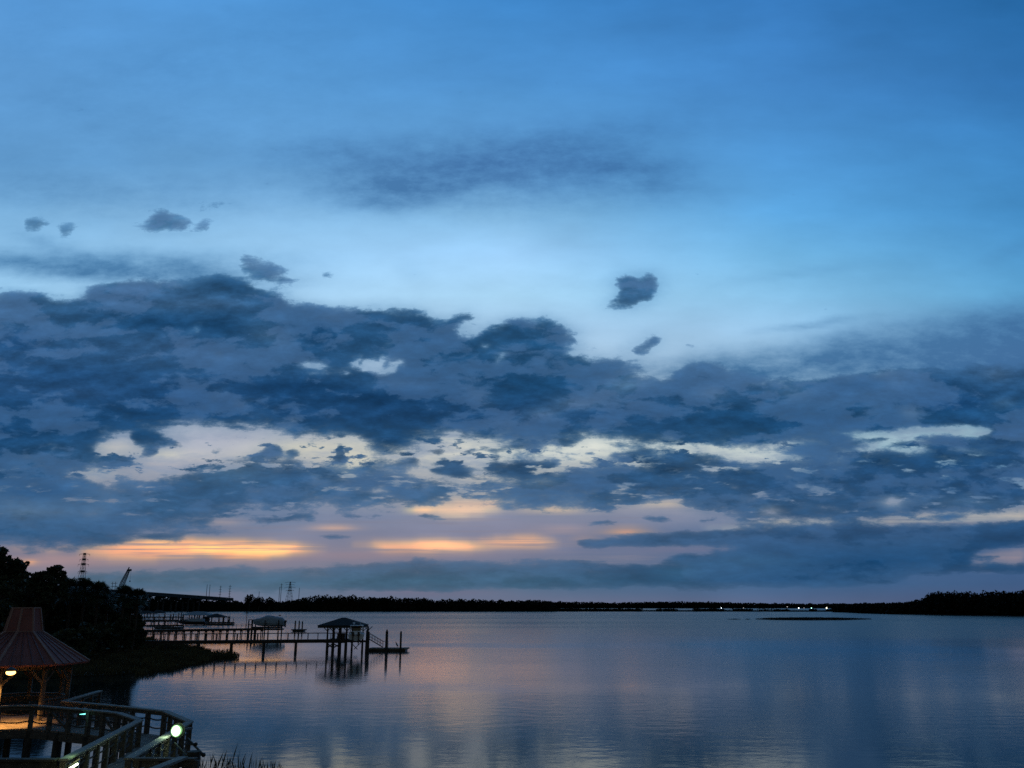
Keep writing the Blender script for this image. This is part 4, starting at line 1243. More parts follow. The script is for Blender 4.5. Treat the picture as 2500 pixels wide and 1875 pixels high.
def leafy_tree(name, label, px, Y, top, hw, blobs, leaf=0.42, n=420, group=None, cat='tree', base=0.9):
    """tapering trunk, limbs to each clump, crown of many small leaf clumps; blobs are (dx, dz, r) in half widths / heights"""
    t = at_depth(px, top, Y)
    W = hw / 2080.0 * Y / (CP + .26 * SP) * 1.0
    H = t.z - base
    r = thing(name, label, cat, (t.x, Y, base), group)
    tr = MB()
    tr.tube([(t.x, Y, base - .3), (t.x + .1 * W, Y, base + H * .2), (t.x - .05 * W, Y, base + H * .42), (t.x, Y, base + H * .62)], [H * .035, H * .026, H * .02, H * .012], 8)
    P = []
    for dx, dz, rr in blobs:
        c = Vector((t.x + dx * W, Y + rng.uniform(-.5, .5) * W * .8, base + dz * H))
        tr.tube([(t.x, Y, base + H * min(.38, dz * .6)), (t.x + dx * W * .5, (Y + c.y) / 2, base + H * (dz * .75 + .05)), c], [H * .016, H * .011, H * .005], 6)
        k = int(n * (rr / .3) ** 1.6)
        P.append(blob_points(c, (rr * W * .75, rr * W * .8, rr * W * .55), k // 3, .2))
        for q in range(6):
            a = rng.uniform(0, 2 * math.pi)
            e = Vector((math.cos(a) * rr * W * rng.uniform(.5, 1.0), rng.uniform(-.6, .6) * rr * W, math.sin(a) * rr * W * rng.uniform(.3, .75)))
            s_ = rr * W * rng.uniform(.28, .62)
            P.append(blob_points(c + e, (s_ * 1.25, s_, s_ * .6), int(k * .16), .15))
    tr.build('trunk', M['bark'], r)
    raw_mesh('crown', leaf_quads(np.concatenate(P), leaf), 4, M['leaf'], r)
    return r


leafy_tree('oak_tree', 'tallest dark broadleaf tree, cut by the left edge behind the gazebo', -4, 124, 1324, 74,
           [(-.1, .92, .36), (.25, .84, .40), (.55, .76, .40), (0, .74, .5), (-.6, .78, .4), (.1, .66, .45), (.75, .60, .40), (-.5, .5, .5), (.4, .42, .5), (.9, .66, .2), (.15, .3, .5)], leaf=.34, n=380)
leafy_tree('oak_tree', 'open crowned tree right of the tallest left tree, sky showing through its lower limbs', 122, 133, 1379, 42,
           [(.1, .92, .42), (.55, .86, .40), (-.4, .88, .40), (.85, .78, .30), (-.8, .80, .42), (.2, .78, .46), (.6, .70, .34), (-.3, .72, .50), (.95, .64, .22), (.3, .62, .40), (-.7, .62, .5), (0, .5, .5)], leaf=.30, n=260)
leafy_tree('oak_tree', 'mid sized dark tree in the gap between the two tallest left trees', 62, 140, 1388, 40,
           [(0, .9, .35), (.5, .8, .38), (-.5, .82, .38), (0, .62, .5), (.7, .55, .4), (-.6, .5, .5), (.2, .35, .6)], leaf=.36, n=420)
for px, Y, top, hw in ((22, 152, 1392, 44), (66, 150, 1402, 30), (104, 148, 1408, 30), (136, 150, 1418, 26), (30, 150, 1436, 60), (95, 146, 1440, 56), (150, 150, 1434, 46), (195, 152, 1428, 40), (238, 152, 1432, 34), (268, 156, 1460, 34), (298, 154, 1448, 28), (20, 175, 1426, 60), (328, 156, 1458, 20), (215, 160, 1440, 44)):
    leafy_tree('bank_tree', 'dark rounded tree in the solid mass on the left bank', px, Y, top, hw,
               [(0, .86, .42), (.5, .74, .42), (-.5, .74, .42), (0, .55, .6), (.65, .45, .5), (-.65, .45, .5), (0, .25, .7), (.6, .2, .5), (-.6, .2, .5)], leaf=.5, n=330, group='dark trees massed on the left bank')


def palmetto(label, px, Y, top, spread, seed):
    rs = np.random.default_rng(seed)
    t = at_depth(px, top, Y)
    base = 0.9
    r = thing('palmetto', label, 'palm tree', (t.x, Y, base), 'palmettos on the left bank')
    zc = t.z - spread * .62
    MB().tube([(t.x - .2, Y, base - .3), (t.x + .1, Y, (base + zc) / 2), (t.x, Y, zc)], [.26, .2, .2], 8).build('trunk', M['bark'], r)
    V_ = []
    for i in range(72):
        az = rs.uniform(0, 2 * math.pi)
        el = math.radians(rs.uniform(-42, 82))
        d = np.array([math.cos(el) * math.cos(az), math.cos(el) * math.sin(az), math.sin(el)])
        L_ = spread * rs.uniform(.5, .72)
        c = np.array([t.x, Y, zc])
        hub = c + d * L_ * .62
        V_ += [c + np.array([.03, 0, .02]), c - np.array([.03, 0, .02]), hub - np.array([.02, 0, .01]), hub + np.array([.02, 0, .01])]
        s = np.cross(d, [0, 0, 1.0])
        s /= max(np.linalg.norm(s), 1e-3)
        u = np.cross(s, d)
        for k in range(13):
            a = math.radians(-78 + 156 * k / 12 + rs.uniform(-4, 4))
            e = d * math.cos(a) + s * math.sin(a) + u * .12
            bl = spread * rs.uniform(.36, .5)
            tip = hub + e * bl + np.array([0, 0, -.22 * bl * (1 + abs(math.sin(a)))])
            mid = hub + e * bl * .55
            wv = np.cross(e, u)
            wv = wv / max(np.linalg.norm(wv), 1e-3) * .062
            V_ += [hub, mid + wv, tip, mid - wv]
    raw_mesh('crown', np.array(V_), 4, M['palm'], r)


for i, (px, Y, top, sp, lab) in enumerate((
        (178, 143, 1414, 3.3, 'leftmost and tallest of the palmettos, just left of the lattice pylon'), (210, 141, 1415, 3.0, 'palmetto crown standing right in front of the lattice pylon'),
        (243, 140, 1422, 2.9, 'palmetto right of the lattice pylon, next to the dip in the treetops'), (266, 146, 1446, 2.6, 'low palmetto in the dip between the two palmetto groups'),
        (306, 139, 1431, 3.0, 'palmetto at the foot of the crane boom'), (339, 140, 1438, 2.5, 'small rightmost palmetto above the water edge'),
        (322, 143, 1452, 2.6, 'lower palmetto between the crane foot and the rightmost palmetto'), (150, 147, 1434, 2.8, 'palmetto half hidden left of the tallest palmetto'))):
    palmetto(lab, px, Y, top, sp, 40 + i)
for i, (px, Y, top, hw) in enumerate(((30, 112, 1545, 44), (100, 116, 1540, 44), (165, 122, 1525, 40), (215, 128, 1515, 36), (262, 134, 1508, 32), (300, 140, 1500, 30), (328, 146, 1506, 20), (342, 150, 1520, 13), (190, 116, 1560, 30), (140, 112, 1575, 34), (60, 108, 1580, 40))):
    leafy_tree('bank_shrub', 'dark rounded shrub at the foot of the left bank trees', px, Y, top, hw,
               [(0, .72, .55), (.55, .55, .5), (-.55, .55, .5), (0, .35, .7), (.7, .25, .45), (-.7, .25, .45)], leaf=.4, n=200, group='shrubs along the left bank', cat='shrub')
bp_ = on_level(227, 1573.5, 1.0)
r = thing('bench', 'small pale backless bench on the dark left bank', 'bench', (bp_.x, bp_.y, 1.0))
MB().box(bp_.x - 1.3, bp_.x + 1.3, bp_.y - .22, bp_.y + .22, 1.42, 1.49).build('seat', M['pale_board'], r)
for s in (-1, 1):
    MB().box(bp_.x + s * 1.0 - .06, bp_.x + s * 1.0 + .06, bp_.y - .18, bp_.y + .18, 0.98, 1.418).build('leg', M['timber'], r)


# ------------------------------------------------------------------ docks
def dock_walk(name, label, A, B, width, dz, rail, bent, post, rails=(1, -1), mid=False, th=.22, pr_=.14, m='dock', beam_d=.24):
    A, B = Vector(A), Vector(B)
    d = (B - A)
    Ln = d.length
    d.normalize()
    s = d.cross(Vector((0, 0, 1)))
    r = thing(name, label, 'dock', (A.x, A.y, 0))
    up = Vector((0, 0, 1))
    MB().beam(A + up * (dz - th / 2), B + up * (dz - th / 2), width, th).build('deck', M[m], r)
    j = MB()
    for sg in (-1, 1):
        o = s * sg * (width / 2 - .12)
        j.beam(A + o + up * (dz - th - beam_d / 2), B + o + up * (dz - th - beam_d / 2), .10, beam_d)
    j.build('stringer', M[m], r)
    nb = max(1, round(Ln / bent))
    for i in range(nb + 1):
        c = A + d * (Ln * i / nb)
        for sg in (-1, 1):
            p = c + s * sg * (width / 2 - .12)
            MB().tube([(p.x, p.y, -1.2), (p.x, p.y, 0.4), (p.x, p.y, dz - th)], [pr_ * 1.35, pr_ * 1.1, pr_], 8).build('piling', M['pile'], r)
        a, b = c - s * (width / 2 + .15), c + s * (width / 2 + .15)
        MB().beam(a + up * (dz - th - beam_d - .12), b + up * (dz - th - beam_d - .12), .2, .24).build('pile_cap', M[m], r)
    if rail:
        for sg in rails:
            o = s * sg * (width / 2 - .02)
            MB().beam(A + o + up * (dz + rail), B + o + up * (dz + rail), .20, .09).build('handrail', M[m], r)
            if mid:
                MB().beam(A + o + up * (dz + rail * .5), B + o + up * (dz + rail * .5), .05, .09).build('mid_rail', M[m], r)
            npst = max(1, round(Ln / post))
            for i in range(npst + 1):
                p = A + d * (Ln * i / npst) + o
                MB().beam(p + up * (dz - .2), p + up * (dz + rail - .045), .11, .11).build('rail_post', M[m], r)
    return r


d1a, d1b = at_depth(322, 1563, 149), at_depth(800, 1561, 155.5)
d1a.z = d1b.z = 0
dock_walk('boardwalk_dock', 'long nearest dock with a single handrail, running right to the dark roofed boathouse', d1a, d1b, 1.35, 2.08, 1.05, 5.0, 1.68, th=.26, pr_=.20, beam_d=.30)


def hip_roof(cx, cy, hw, hd, ze, zp, ridge, th=.16, mat_='shingle', name='roof', parent=None):
    mb = MB()
    v = [(cx - hw, cy - hd, ze), (cx + hw, cy - hd, ze), (cx + hw, cy + hd, ze), (cx - hw, cy + hd, ze), (cx - ridge, cy, zp), (cx + ridge, cy, zp)]
    v += [(a, b, c - th) for a, b, c in v]
    mb.add(v, [(0, 1, 5, 4), (1, 2, 5), (2, 3, 4, 5), (3, 0, 4), (6, 10, 11, 7), (7, 11, 8), (8, 11, 10, 9), (9, 10, 6), (0, 6, 7, 1), (1, 7, 8, 2), (2, 8, 9, 3), (3, 9, 6, 0)])
    return mb.build(name, M[mat_], parent)


def xat(px, Y):
    return at_depth(px, 1540, Y).x


# near boathouse
by0, by1 = 154.6, 160.2
bx = [xat(800, by0), xat(813.5, by0), xat(832.5, by0), xat(846.5, by0), xat(886, by0)]
bh = thing('boathouse', 'open boathouse with dark hipped roof and a platform at the end of the nearest dock', 'boathouse', (bx[2], 157.4, 0))
rc = xat(837.3, 157)
hip_roof(rc, 157.3, 3.86, 3.6, 4.47, 5.72, .35, parent=bh)
fas = MB()
for a, b in (((-3.74, -3.48), (3.74, -3.48)), ((3.74, -3.48), (3.74, 3.48)), ((3.74, 3.48), (-3.74, 3.48)), ((-3.74, 3.48), (-3.74, -3.48))):
    fas.beam((rc + a[0], 157.3 + a[1], 4.16), (rc + b[0], 157.3 + b[1], 4.16), .14, .26)
fas.build('eave_beam', M['dock'], bh)
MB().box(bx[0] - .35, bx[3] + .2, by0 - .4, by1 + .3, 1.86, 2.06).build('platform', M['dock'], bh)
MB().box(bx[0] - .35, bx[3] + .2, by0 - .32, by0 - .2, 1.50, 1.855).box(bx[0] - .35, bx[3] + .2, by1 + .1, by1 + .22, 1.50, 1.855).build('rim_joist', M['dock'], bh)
for x in bx:
    for y in (by0, by1):
        MB().tube([(x, y, -1.3), (x, y, .5), (x, y, 4.16)], [.22, .18, .13], 8).build('post', M['pile'], bh)
for x in bx[:2] + bx[3:]:
    s = 1 if x < rc else -1
    for y in (by0, by1):
        MB().beam((x, y, 3.45), (x - s * .75, y, 4.12), .10, .12).beam((x, y, 3.5), (x + s * .6, y, 4.12), .10, .12).build('knee_brace', M['dock'], bh)
for x0, x1 in ((bx[0], bx[1]), (bx[1], bx[2])):
    MB().beam((x0, by0 - .2, 1.5), (x1, by0 - .2, .75), .07, .2).beam((x0, by0 - .28, .6), (x1, by0 - .28, 1.35), .07, .2).build('cross_brace', M['dock'], bh)
MB().beam((bx[0], by1 + .2, 3.12), (bx[3], by1 + .2, 3.12), .14, .10).build('handrail', M['dock'], bh)
rl = MB()
rl.beam((bx[0], by0 - .3, 3.12), (bx[3], by0 - .3, 3.12), .14, .10)
for i in range(6):
    x = bx[0] + (bx[3] - bx[0]) * i / 5
    rl.beam((x, by0 - .3, 2.0), (x, by0 - .3, 3.07), .10, .10)
rl.build('handrail', M['dock'], bh)
r = thing('deck_bench', 'low dark bench inside the near boathouse', 'bench', (bx[1] + .7, 157, 2.06))
MB().box(bx[1] + .2, bx[1] + 1.3, 156.7, 157.2, 2.45, 2.53).build('seat', M['dock'], r)
MB().beam((bx[1] + .3, 157.16, 2.53), (bx[1] + .25, 157.3, 3.0), .08, .08).beam((bx[1] + 1.2, 157.16, 2.53), (bx[1] + 1.25, 157.3, 3.0), .08, .08).box(bx[1] + .2, bx[1] + 1.3, 157.24, 157.3, 2.75, 3.0).build('backrest', M['dock'], r)
for x in (bx[1] + .3, bx[1] + 1.2):
    MB().box(x - .05, x + .05, 156.75, 157.15, 2.06, 2.449).build('leg', M['dock'], r)
r = thing('storage_box', 'square dark dock box against the rail beside the lifted boat', 'dock box', (bx[3] - .75, 156, 2.06))
MB().box(bx[3] - 1.6, bx[3] - .35, 155.0, 155.9, 2.06, 2.98).build('body', M['black'], r)
MB().box(bx[3] - 1.65, bx[3] - .30, 154.95, 155.95, 2.983, 3.08).build('lid', M['black'], r)


def hull_mesh(loc, L, B, H, ang, sheer=.35):
    """lofted planing hull; bow along +x before turning by ang"""
    st = [(-.5, 1.0, 0, 0), (-.3, 1.0, 0, 0), (-.05, 1.0, 0, .02), (.18, .93, .03, .08), (.33, .74, .12, .3), (.43, .42, .32, .62), (.5, .04, .72, .95)]
    mb = MB()
    c, s = math.cos(ang), math.sin(ang)
    pts = []
    for f, bw, ch, kz in st:
        x = f * L
        zt = H * (1 + sheer * max(0, f + .1))
        zk, zc = kz * H * .62, H * (.30 + ch * .5)
        b = B / 2 * bw
        row = [(x, -b, zt), (x, -b * .86, zc), (x, 0, zk), (x, b * .86, zc), (x, b, zt)]
        pts.append(row)
    vs = [(loc[0] + p[0] * c - p[1] * s, loc[1] + p[0] * s + p[1] * c, loc[2] + p[2]) for row in pts for p in row]
    fs = []
    for i in range(len(st) - 1):
        for j in range(4):
            fs.append((i * 5 + j, i * 5 + j + 1, i * 5 + j + 6, i * 5 + j + 5))
        fs.append((i * 5, i * 5 + 5, i * 5 + 9, i * 5 + 4))
    fs.append((0, 4, 3, 2, 1))
    mb.add(vs, fs)
    return mb


class Local:
    def __init__(self, loc, ang):
        self.o, self.c, self.s = Vector(loc), math.cos(ang), math.sin(ang)

    def __call__(self, x, y, z):
        return (self.o.x + x * self.c - y * self.s, self.o.y + x * self.s + y * self.c, self.o.z + z)


def slab(T, x0, x1, y0, y1, z0, z1, mb=None, taper=0.0, rake=0.0):
    mb = mb or MB()
    v = [T(x0, y0, z0), T(x1, y0, z0), T(x1, y1, z0), T(x0, y1, z0), T(x0 + taper * .3, y0 + taper, z1), T(x1 - taper - rake, y0 + taper, z1), T(x1 - taper - rake, y1 - taper, z1), T(x0 + taper * .3, y1 - taper, z1)]
    return mb.add(v, [(0, 3, 2, 1), (4, 5, 6, 7), (0, 1, 5, 4), (1, 2, 6, 5), (2, 3, 7, 6), (3, 0, 4, 7)])


# white boat on the lift at the near boathouse
ang = R(98)
bl = (xat(871, 153.6), 153.6, 1.95)
T = Local(bl, ang)
bo = thing('motor_boat', 'white motor boat with a hardtop raised on the lift at the near boathouse', 'boat', bl)
hull_mesh(bl, 6.0, 2.75, 1.15, ang).build('hull', M['white'], bo, bevel=.02)
slab(T, -.9, 1.5, -.8, .8, 1.12, 1.62, taper=.12, rake=.5).build('cabin', M['white'], bo, bevel=.04)
slab(T, -.5, 1.1, -.72, .72, 1.623, 2.1, taper=.1, rake=.4).build('windshield', M['glass'], bo)
slab(T, -1.7, 1.0, -1.12, 1.12, 2.45, 2.56).build('hardtop', M['white'], bo, bevel=.03)
lg = MB()
for x in (-1.5, -.5, .6):
    for y in (-1, 1):
        lg.tube([T(x, y * 1.02, 1.15), T(x, y * 1.02, 2.46)], .045, 6)
lg.build('hardtop_frame', M['white'], bo)
an = MB()
an.tube([T(-.9, .5, 2.56), T(-.9, .5, 2.86)], .05, 6).ball(T(-.9, .5, 2.92), .22, .22, .12).tube([T(-.4, -.6, 2.56), T(-.7, -.6, 3.35)], .02, 5)
an.build('radar', M['white'], bo)
for y in (-.45, .5):
    mo = MB()
    slab(T, -3.6, -2.95, y - .26, y + .26, .95, 1.55, mo, taper=.1)
    slab(T, -3.45, -3.1, y - .1, y + .1, -.35, .98, mo)
    slab(T, -3.75, -3.0, y - .05, y + .05, -.55, -.3, mo)
    mo.build('outboard_motor', M['black'], bo)
li = thing('boat_lift', 'dark cradle lift under the white boat', 'boat lift', (bl[0], bl[1], 0))
cr2 = MB()
for x in (-1.7, 1.3):
    cr2.beam(T(x, -1.75, -.12), T(x, 1.75, -.12), .24, .22)
for y in (-.6, .6):
    cr2.beam(T(-2.4, y, .12), T(2.2, y, .12), .16, .2)
cr2.build('cradle', M['dock'], li)
for x in (-1.7, 1.3):
    for y in (-1.75, 1.75):
        p = T(x, y, 0)
        MB().tube([(p[0], p[1], -1.3), (p[0], p[1], 1.75)], [.2, .16], 8).build('lift_post', M['pile'], li)
MB().beam(T(-1.7, -.9, -.2), T(-1.7, .3, -1.4), .08, .12).beam(T(-1.7, .9, -.2), T(-1.7, -.3, -1.4), .08, .12).build('lift_brace', M['dock'], li)


def piling(label, px, Y, top, rad, cone=.12, tilt=0.0):
    t = at_depth(px, top, Y)
    r = thing('mooring_piling', label, 'piling', (t.x, Y, 0), 'mooring pilings by the docks')
    MB().tube([(t.x - tilt, Y, -1.5), (t.x, Y, t.z - cone * 2)], [rad * 1.05, rad * .95], 10).build('shaft', M['pile'], r)
    MB().tube([(t.x, Y, t.z - cone * 2 + .004), (t.x, Y, t.z)], [rad * .9, rad * .35], 10).build('cap', M['pile'], r)
    return r


piling('thick piling beside the outboard motor, between the boat and the gangway', 896.8, 153, 1536.5, .21)
piling('square topped piling touching the thick one at the head of the gangway', 900.2, 152.4, 1542, .20, .02)
piling('thickest piling, at the middle of the floating dock', 945, 155.6, 1536.6, .25, .22)
piling('slim piling near the right end of the floating dock, beside the standing bird', 979.2, 155.8, 1540.3, .18, .14)
# floating dock and gangway
fx0, fx1 = xat(903, 157), xat(997.5, 157)
fl = thing('floating_dock', 'low floating dock at the right end of the nearest dock', 'floating dock', ((fx0 + fx1) / 2, 157.4, 0))
fa = (fx1 - fx0)
MB().add([(fx0, 156.0, .36), (fx1, 156.0, .36), (fx1, 159.4, .36), (fx0, 159.4, .36), (fx0, 156.0, .56), (fx1, 156.0, .56), (fx1, 159.4, .56), (fx0, 159.4, .56)],
         [(0, 3, 2, 1), (4, 5, 6, 7), (0, 1, 5, 4), (1, 2, 6, 5), (2, 3, 7, 6), (3, 0, 4, 7)]).build('deck', M['deck'], fl)
MB().box(fx0 + .1, fx1 - .35, 156.1, 159.3, -.25, .357).build('float', M['black'], fl)
for x in (fx0 + fa * .12, fx0 + fa * .5, fx1 - .7):
    MB().box(x - .06, x + .06, 155.86, 155.998, .40, .66).build('cleat', M['steel'], fl)
ga, gb = Vector((xat(901, 156.8), 157.6, 2.0)), Vector((xat(934, 157), 157.9, .66))
gw = thing('gangway', 'sloping gangway with thin rails from the boathouse down to the floating dock', 'gangway', ga)
MB().beam(ga, gb, 1.0, .12).build('ramp', M['dock'], gw)
for sy in (-.5, .5):
    g = MB()
    o = Vector((0, sy, 0))
    g.tube([ga + o + Vector((0, 0, 1.0)), gb + o + Vector((0, 0, 1.0))], .035, 6).tube([ga + o + Vector((0, 0, .5)), gb + o + Vector((0, 0, .5))], .025, 6)
    for i in range(6):
        p = ga.lerp(gb, i / 5) + o
        g.tube([p, p + Vector((0, 0, 1.0))], .03, 6)
    g.tube([gb + o + Vector((0, 0, 1.0)), gb + o + Vector((.9, 0, .95)), gb + o + Vector((.9, 0, 0))], .03, 6)
    g.build('railing', M['steel'], gw)


def skin_figure(name, label, cat, verts, edges, radii, material, loc, group=None, sub=1):
    me = bpy.data.meshes.new(name)
    me.from_pydata(verts, edges, [])
    o = bpy.data.objects.new(name, me)
    COL.objects.link(o)
    o.location = loc
    sk = o.modifiers.new('skin', 'SKIN')
    for v, rr in zip(me.skin_vertices[0].data, radii):
        v.radius = (rr, rr)
    me.skin_vertices[0].data[0].use_root = True
    ss = o.modifiers.new('subsurf', 'SUBSURF')
    ss.levels = ss.render_levels = sub
    me.materials.append(material)
    return tag(o, label, cat, group)


c = at_depth(969.5, 1571, 157)
skin_figure('heron', 'hunched heron standing on the floating dock by the slim piling', 'bird',
            [(0, 0, .42), (-.08, 0, .60), (-.16, 0, .76), (-.22, 0, .90), (-.25, 0, 1.0), (-.34, 0, .99), (-.44, 0, .97), (.10, 0, .34), (.20, 0, .22), (.0, .04, .22), (.0, .04, .0), (.0, -.04, .22), (.0, -.04, .0)],
            [(0, 1), (1, 2), (2, 3), (3, 4), (4, 5), (5, 6), (0, 7), (7, 8), (0, 9), (9, 10), (0, 11), (11, 12)],
            [.12, .13, .09, .06, .065, .025, .008, .09, .03, .018, .012, .018, .012], M['feather'], (c.x, 157.2, .56))
for px, py, Y, s, lab in ((1331, 1502, 420, 1.0, 'small dark bird flying low over the open water right of centre'), (684, 1503, 200, .8, 'dark gull gliding just above the tarpaulin covered boat')):
    c = at_depth(px, py, Y)
    skin_figure('gull', lab, 'bird', [(0, 0, 0), (-.32 * s, 0, .02), (-.5 * s, 0, 0), (.3 * s, 0, .02), (.0, .45 * s, .16 * s), (-.1, 1.0 * s, .05 * s), (.0, -.45 * s, .16 * s), (-.1, -1.0 * s, .05 * s), (.25, .35, .1)],
                [(0, 1), (1, 2), (0, 3), (0, 4), (4, 5), (0, 6), (6, 7)], [.13 * s, .10 * s, .03 * s, .07 * s, .08 * s, .03 * s, .08 * s, .03 * s, .01], M['feather'], (c.x, Y, c.z), 'flying birds')
c = at_depth(603, 1496, 330)
r = thing('channel_marker', 'thin channel marker pole in the water below the round crowned trees', 'marker', (c.x, 330, 0))
MB().tube([(c.x + .1, 330, -1), (c.x, 330, c.z + .4)], .1, 6).build('pole', M['pile'], r)
MB().add([(c.x - .45, 329.9, c.z - .2), (c.x + .45, 329.9, c.z - .2), (c.x, 329.9, c.z + .6), (c.x - .45, 329.85, c.z - .2), (c.x + .45, 329.85, c.z - .2), (c.x, 329.85, c.z + .6)], [(0, 1, 2), (3, 5, 4), (0, 3, 4, 1), (1, 4, 5, 2), (2, 5, 3, 0)]).build('day_board', M['far_steel'], r)

# second dock with the covered boat
Y2 = 230
d2a, d2b = at_depth(318, 1540, 212), at_depth(640, 1531, Y2)
d2a.z = d2b.z = 0
dock_walk('second_dock', 'second dock behind the nearest one, on closely spaced pilings', d2a, d2b, 1.5, 2.05, 0, 1.75, 2.0, th=.26, pr_=.12, beam_d=.3)
r2 = thing('dock_rail', 'thin upper handrail at the outer end of the second dock', 'railing', (xat(566, Y2), Y2, 2.05))
hr = MB()
xa, xb = xat(568, Y2), xat(612, Y2)
for z in (2.62, 3.05):
    hr.tube([(xa, Y2 - .7, z), (xb, Y2 - .7, z)], .045, 6)
for i in range(5):
    x = xa + (xb - xa) * i / 4
    hr.tube([(x, Y2 - .7, 2.05), (x, Y2 - .7, 3.05)], .045, 6)
hr.build('rail', M['steel'], r2)
lx = [xat(611.5, Y2), xat(619, Y2), xat(651, Y2), xat(684, Y2)]
l2 = thing('tall_boat_lift', 'four post boat lift carrying the tarpaulin covered boat', 'boat lift', ((lx[0] + lx[3]) / 2, Y2, 0))
for x in lx:
    for y in (Y2 - 2.0, Y2 + 1.4):
        MB().tube([(x, y, -1.2), (x, y, 4.1)], [.17, .14], 8).build('lift_post', M['pile'], l2)
MB().box(lx[0] - .1, lx[1] + .1, Y2 - 2.12, Y2 - 1.98, 4.11, 4.25).box(lx[0] - .1, lx[1] + .1, Y2 - 2.12, Y2 - 1.98, 2.9, 3.02).build('top_beam', M['dock'], l2)
MB().box(lx[1], lx[3] + .3, Y2 - 1.5, Y2 - 1.25, 2.05, 2.4).box(lx[1] + 2, lx[3] + .3, Y2 + .7, Y2 + .95, 2.05, 2.4).build('cradle', M['dock'], l2)
MB().box(lx[1] + 2.2, lx[3] + .6, Y2 - 1.9, Y2 + 1.3, 1.55, 1.95).build('platform', M['dock'], l2)
cbx = (xat(656, Y2), Y2 - .3, 2.45)
cbo = thing('covered_boat', 'long boat under a blue grey peaked tarpaulin raised on the lift of the second dock', 'boat', cbx)
T2 = Local(cbx, R(180))
hull_mesh(cbx, 8.0, 2.5, 1.15, R(180), .45).build('hull', M['canvas'], cbo)
cv = MB()
stn = [(-4.05, .9, 1.12, .35), (-3.6, 1.26, 1.12, 1.05), (-2.2, 1.3, 1.14, 1.35), (-.6, 1.3, 1.18, 1.55), (.6, 1.27, 1.22, 1.62), (1.4, 1.18, 1.3, 1.2), (2.4, .95, 1.38, .72), (3.3, .6, 1.48, .5), (4.15, .08, 1.62, .12)]
rows = []
for x, b, z, hgt in stn:
    rows.append([T2(x, -b, z - .45), T2(x, -b * .99, z + .42 * hgt), T2(x, -b * .45, z + hgt * .85), T2(x, 0, z + hgt), T2(x, b * .45, z + hgt * .85), T2(x, b * .99, z + .42 * hgt), T2(x, b, z - .45)])
cv.add([p for rw in rows for p in rw], [(i * 7 + j, i * 7 + j + 1, i * 7 + j + 8, i * 7 + j + 7) for i in range(len(rows) - 1) for j in range(6)] + [tuple(range(7)), tuple(range(56, 63))])
cv.build('tarpaulin', M['canvas'], cbo, True)
mo = MB()
slab(T2, -4.6, -4.02, -.28, .28, 1.0, 1.55, mo, .08)
slab(T2, -4.45, -4.1, -.1, .1, -.2, 1.02, mo)
mo.build('outboard_motor', M['black'], cbo)
MB().tube([T2(-4.0, .8, 1.2), T2(-4.6, .8, 1.3)], .05, 6).build('swim_step', M['steel'], cbo)

fx = [at_depth(p, 1530, 272).x for p in (714, 747)]
f3 = thing('mooring_float', 'small dark float with three pilings, alone between the covered boat and the boathouse', 'float', ((fx[0] + fx[1]) / 2, 272, 0))
MB().box(fx[0], fx[1], 270.5, 273.2, .28, .62).build('deck', M['dock'], f3)
MB().box(fx[0] + .4, fx[1] - .4, 270.7, 273, -.2, .277).build('float', M['black'], f3)
piling('left piling of three on the small lone float', 721.5, 271.6, 1515, .22)
piling('middle piling of three on the small lone float', 731, 272.4, 1515, .2)
piling('right piling of three on the small lone float', 738.7, 271.6, 1516, .2)

d4a, d4b = at_depth(322, 1530, 285), at_depth(448, 1526, 292)
d4a.z = d4b.z = 0
dock_walk('side_dock', 'short low dock with a rail between the second and third docks, at the bank', d4a, d4b, 1.4, 1.5, 1.0, 3.4, 1.9, th=.22, pr_=.13)
d5a, d5b = at_depth(330, 1506, 455), at_depth(446, 1504, 455)
d5a.z = d5b.z = 0
dock_walk('farthest_dock', 'farthest dock walk, leading to the pale grey roofed boathouse', d5a, d5b, 1.5, 1.9, 1.0, 5.0, 3.0, th=.3, pr_=.18)

# third dock row: two roofed boathouses, floats, pilings
Y3 = 360
d3a, d3b = at_depth(322, 1517, 340), at_depth(505, 1516, Y3)
d3a.z = d3b.z = 0
dock_walk('third_dock', 'third dock with many thin posts, behind the second dock', d3a, d3b, 1.5, 1.85, 1.2, 4.2, 2.1, th=.24, pr_=.13, mid=True)
sh = thing('dark_boathouse', 'boathouse with a small dark hipped roof, right of the larger grey roof', 'boathouse', (xat(525, Y3), Y3, 0))
hip_roof(xat(525, Y3), Y3, 4.35, 3.4, 2.95, 4.35, .5, parent=sh)
for px in (503, 509, 537, 549.5):
    for y in (Y3 - 2.6, Y3 + 2.6):
        x = xat(px, Y3)
        MB().tube([(x, y, -1), (x, y, 2.95 if px < 545 else 3.25)], .2, 8).build('post', M['pile'], sh)
MB().box(xat(503, Y3), xat(510, Y3), Y3 - 2.4, Y3 - 2.2, .9, 2.8).build('wall', M['dock'], sh)
MB().box(xat(498, Y3), xat(574, Y3), Y3 - 3.6, Y3 - 1.6, .55, 1.1).build('platform', M['dock'], sh)
YG = 425
sg = thing('grey_boathouse', 'long boathouse with a pale grey metal hipped roof, among the far docks', 'boathouse', (xat(481, YG), YG, 0))
hip_roof(xat(481, YG), YG, 6.9, 4.5, 3.05, 4.7, 2.3, mat_='grey_roof', parent=sg)
for px in (452, 466, 472, 478, 489, 500, 509):
    for y in (YG - 3.6, YG + 3.6):
        x = xat(px, YG)
        MB().tube([(x, y, -1), (x, y, 3.0)], .19, 8).build('post', M['pile'], sg)
MB().box(xat(445, YG), xat(512, YG), YG - 4.2, YG - 1, .6, 1.0).build('platform', M['dock'], sg)
kx = at_depth(470, 1517, 352)
kb = thing('dark_boat', 'long dark covered boat moored between the two far boathouses', 'boat', (kx.x, 352, .1))
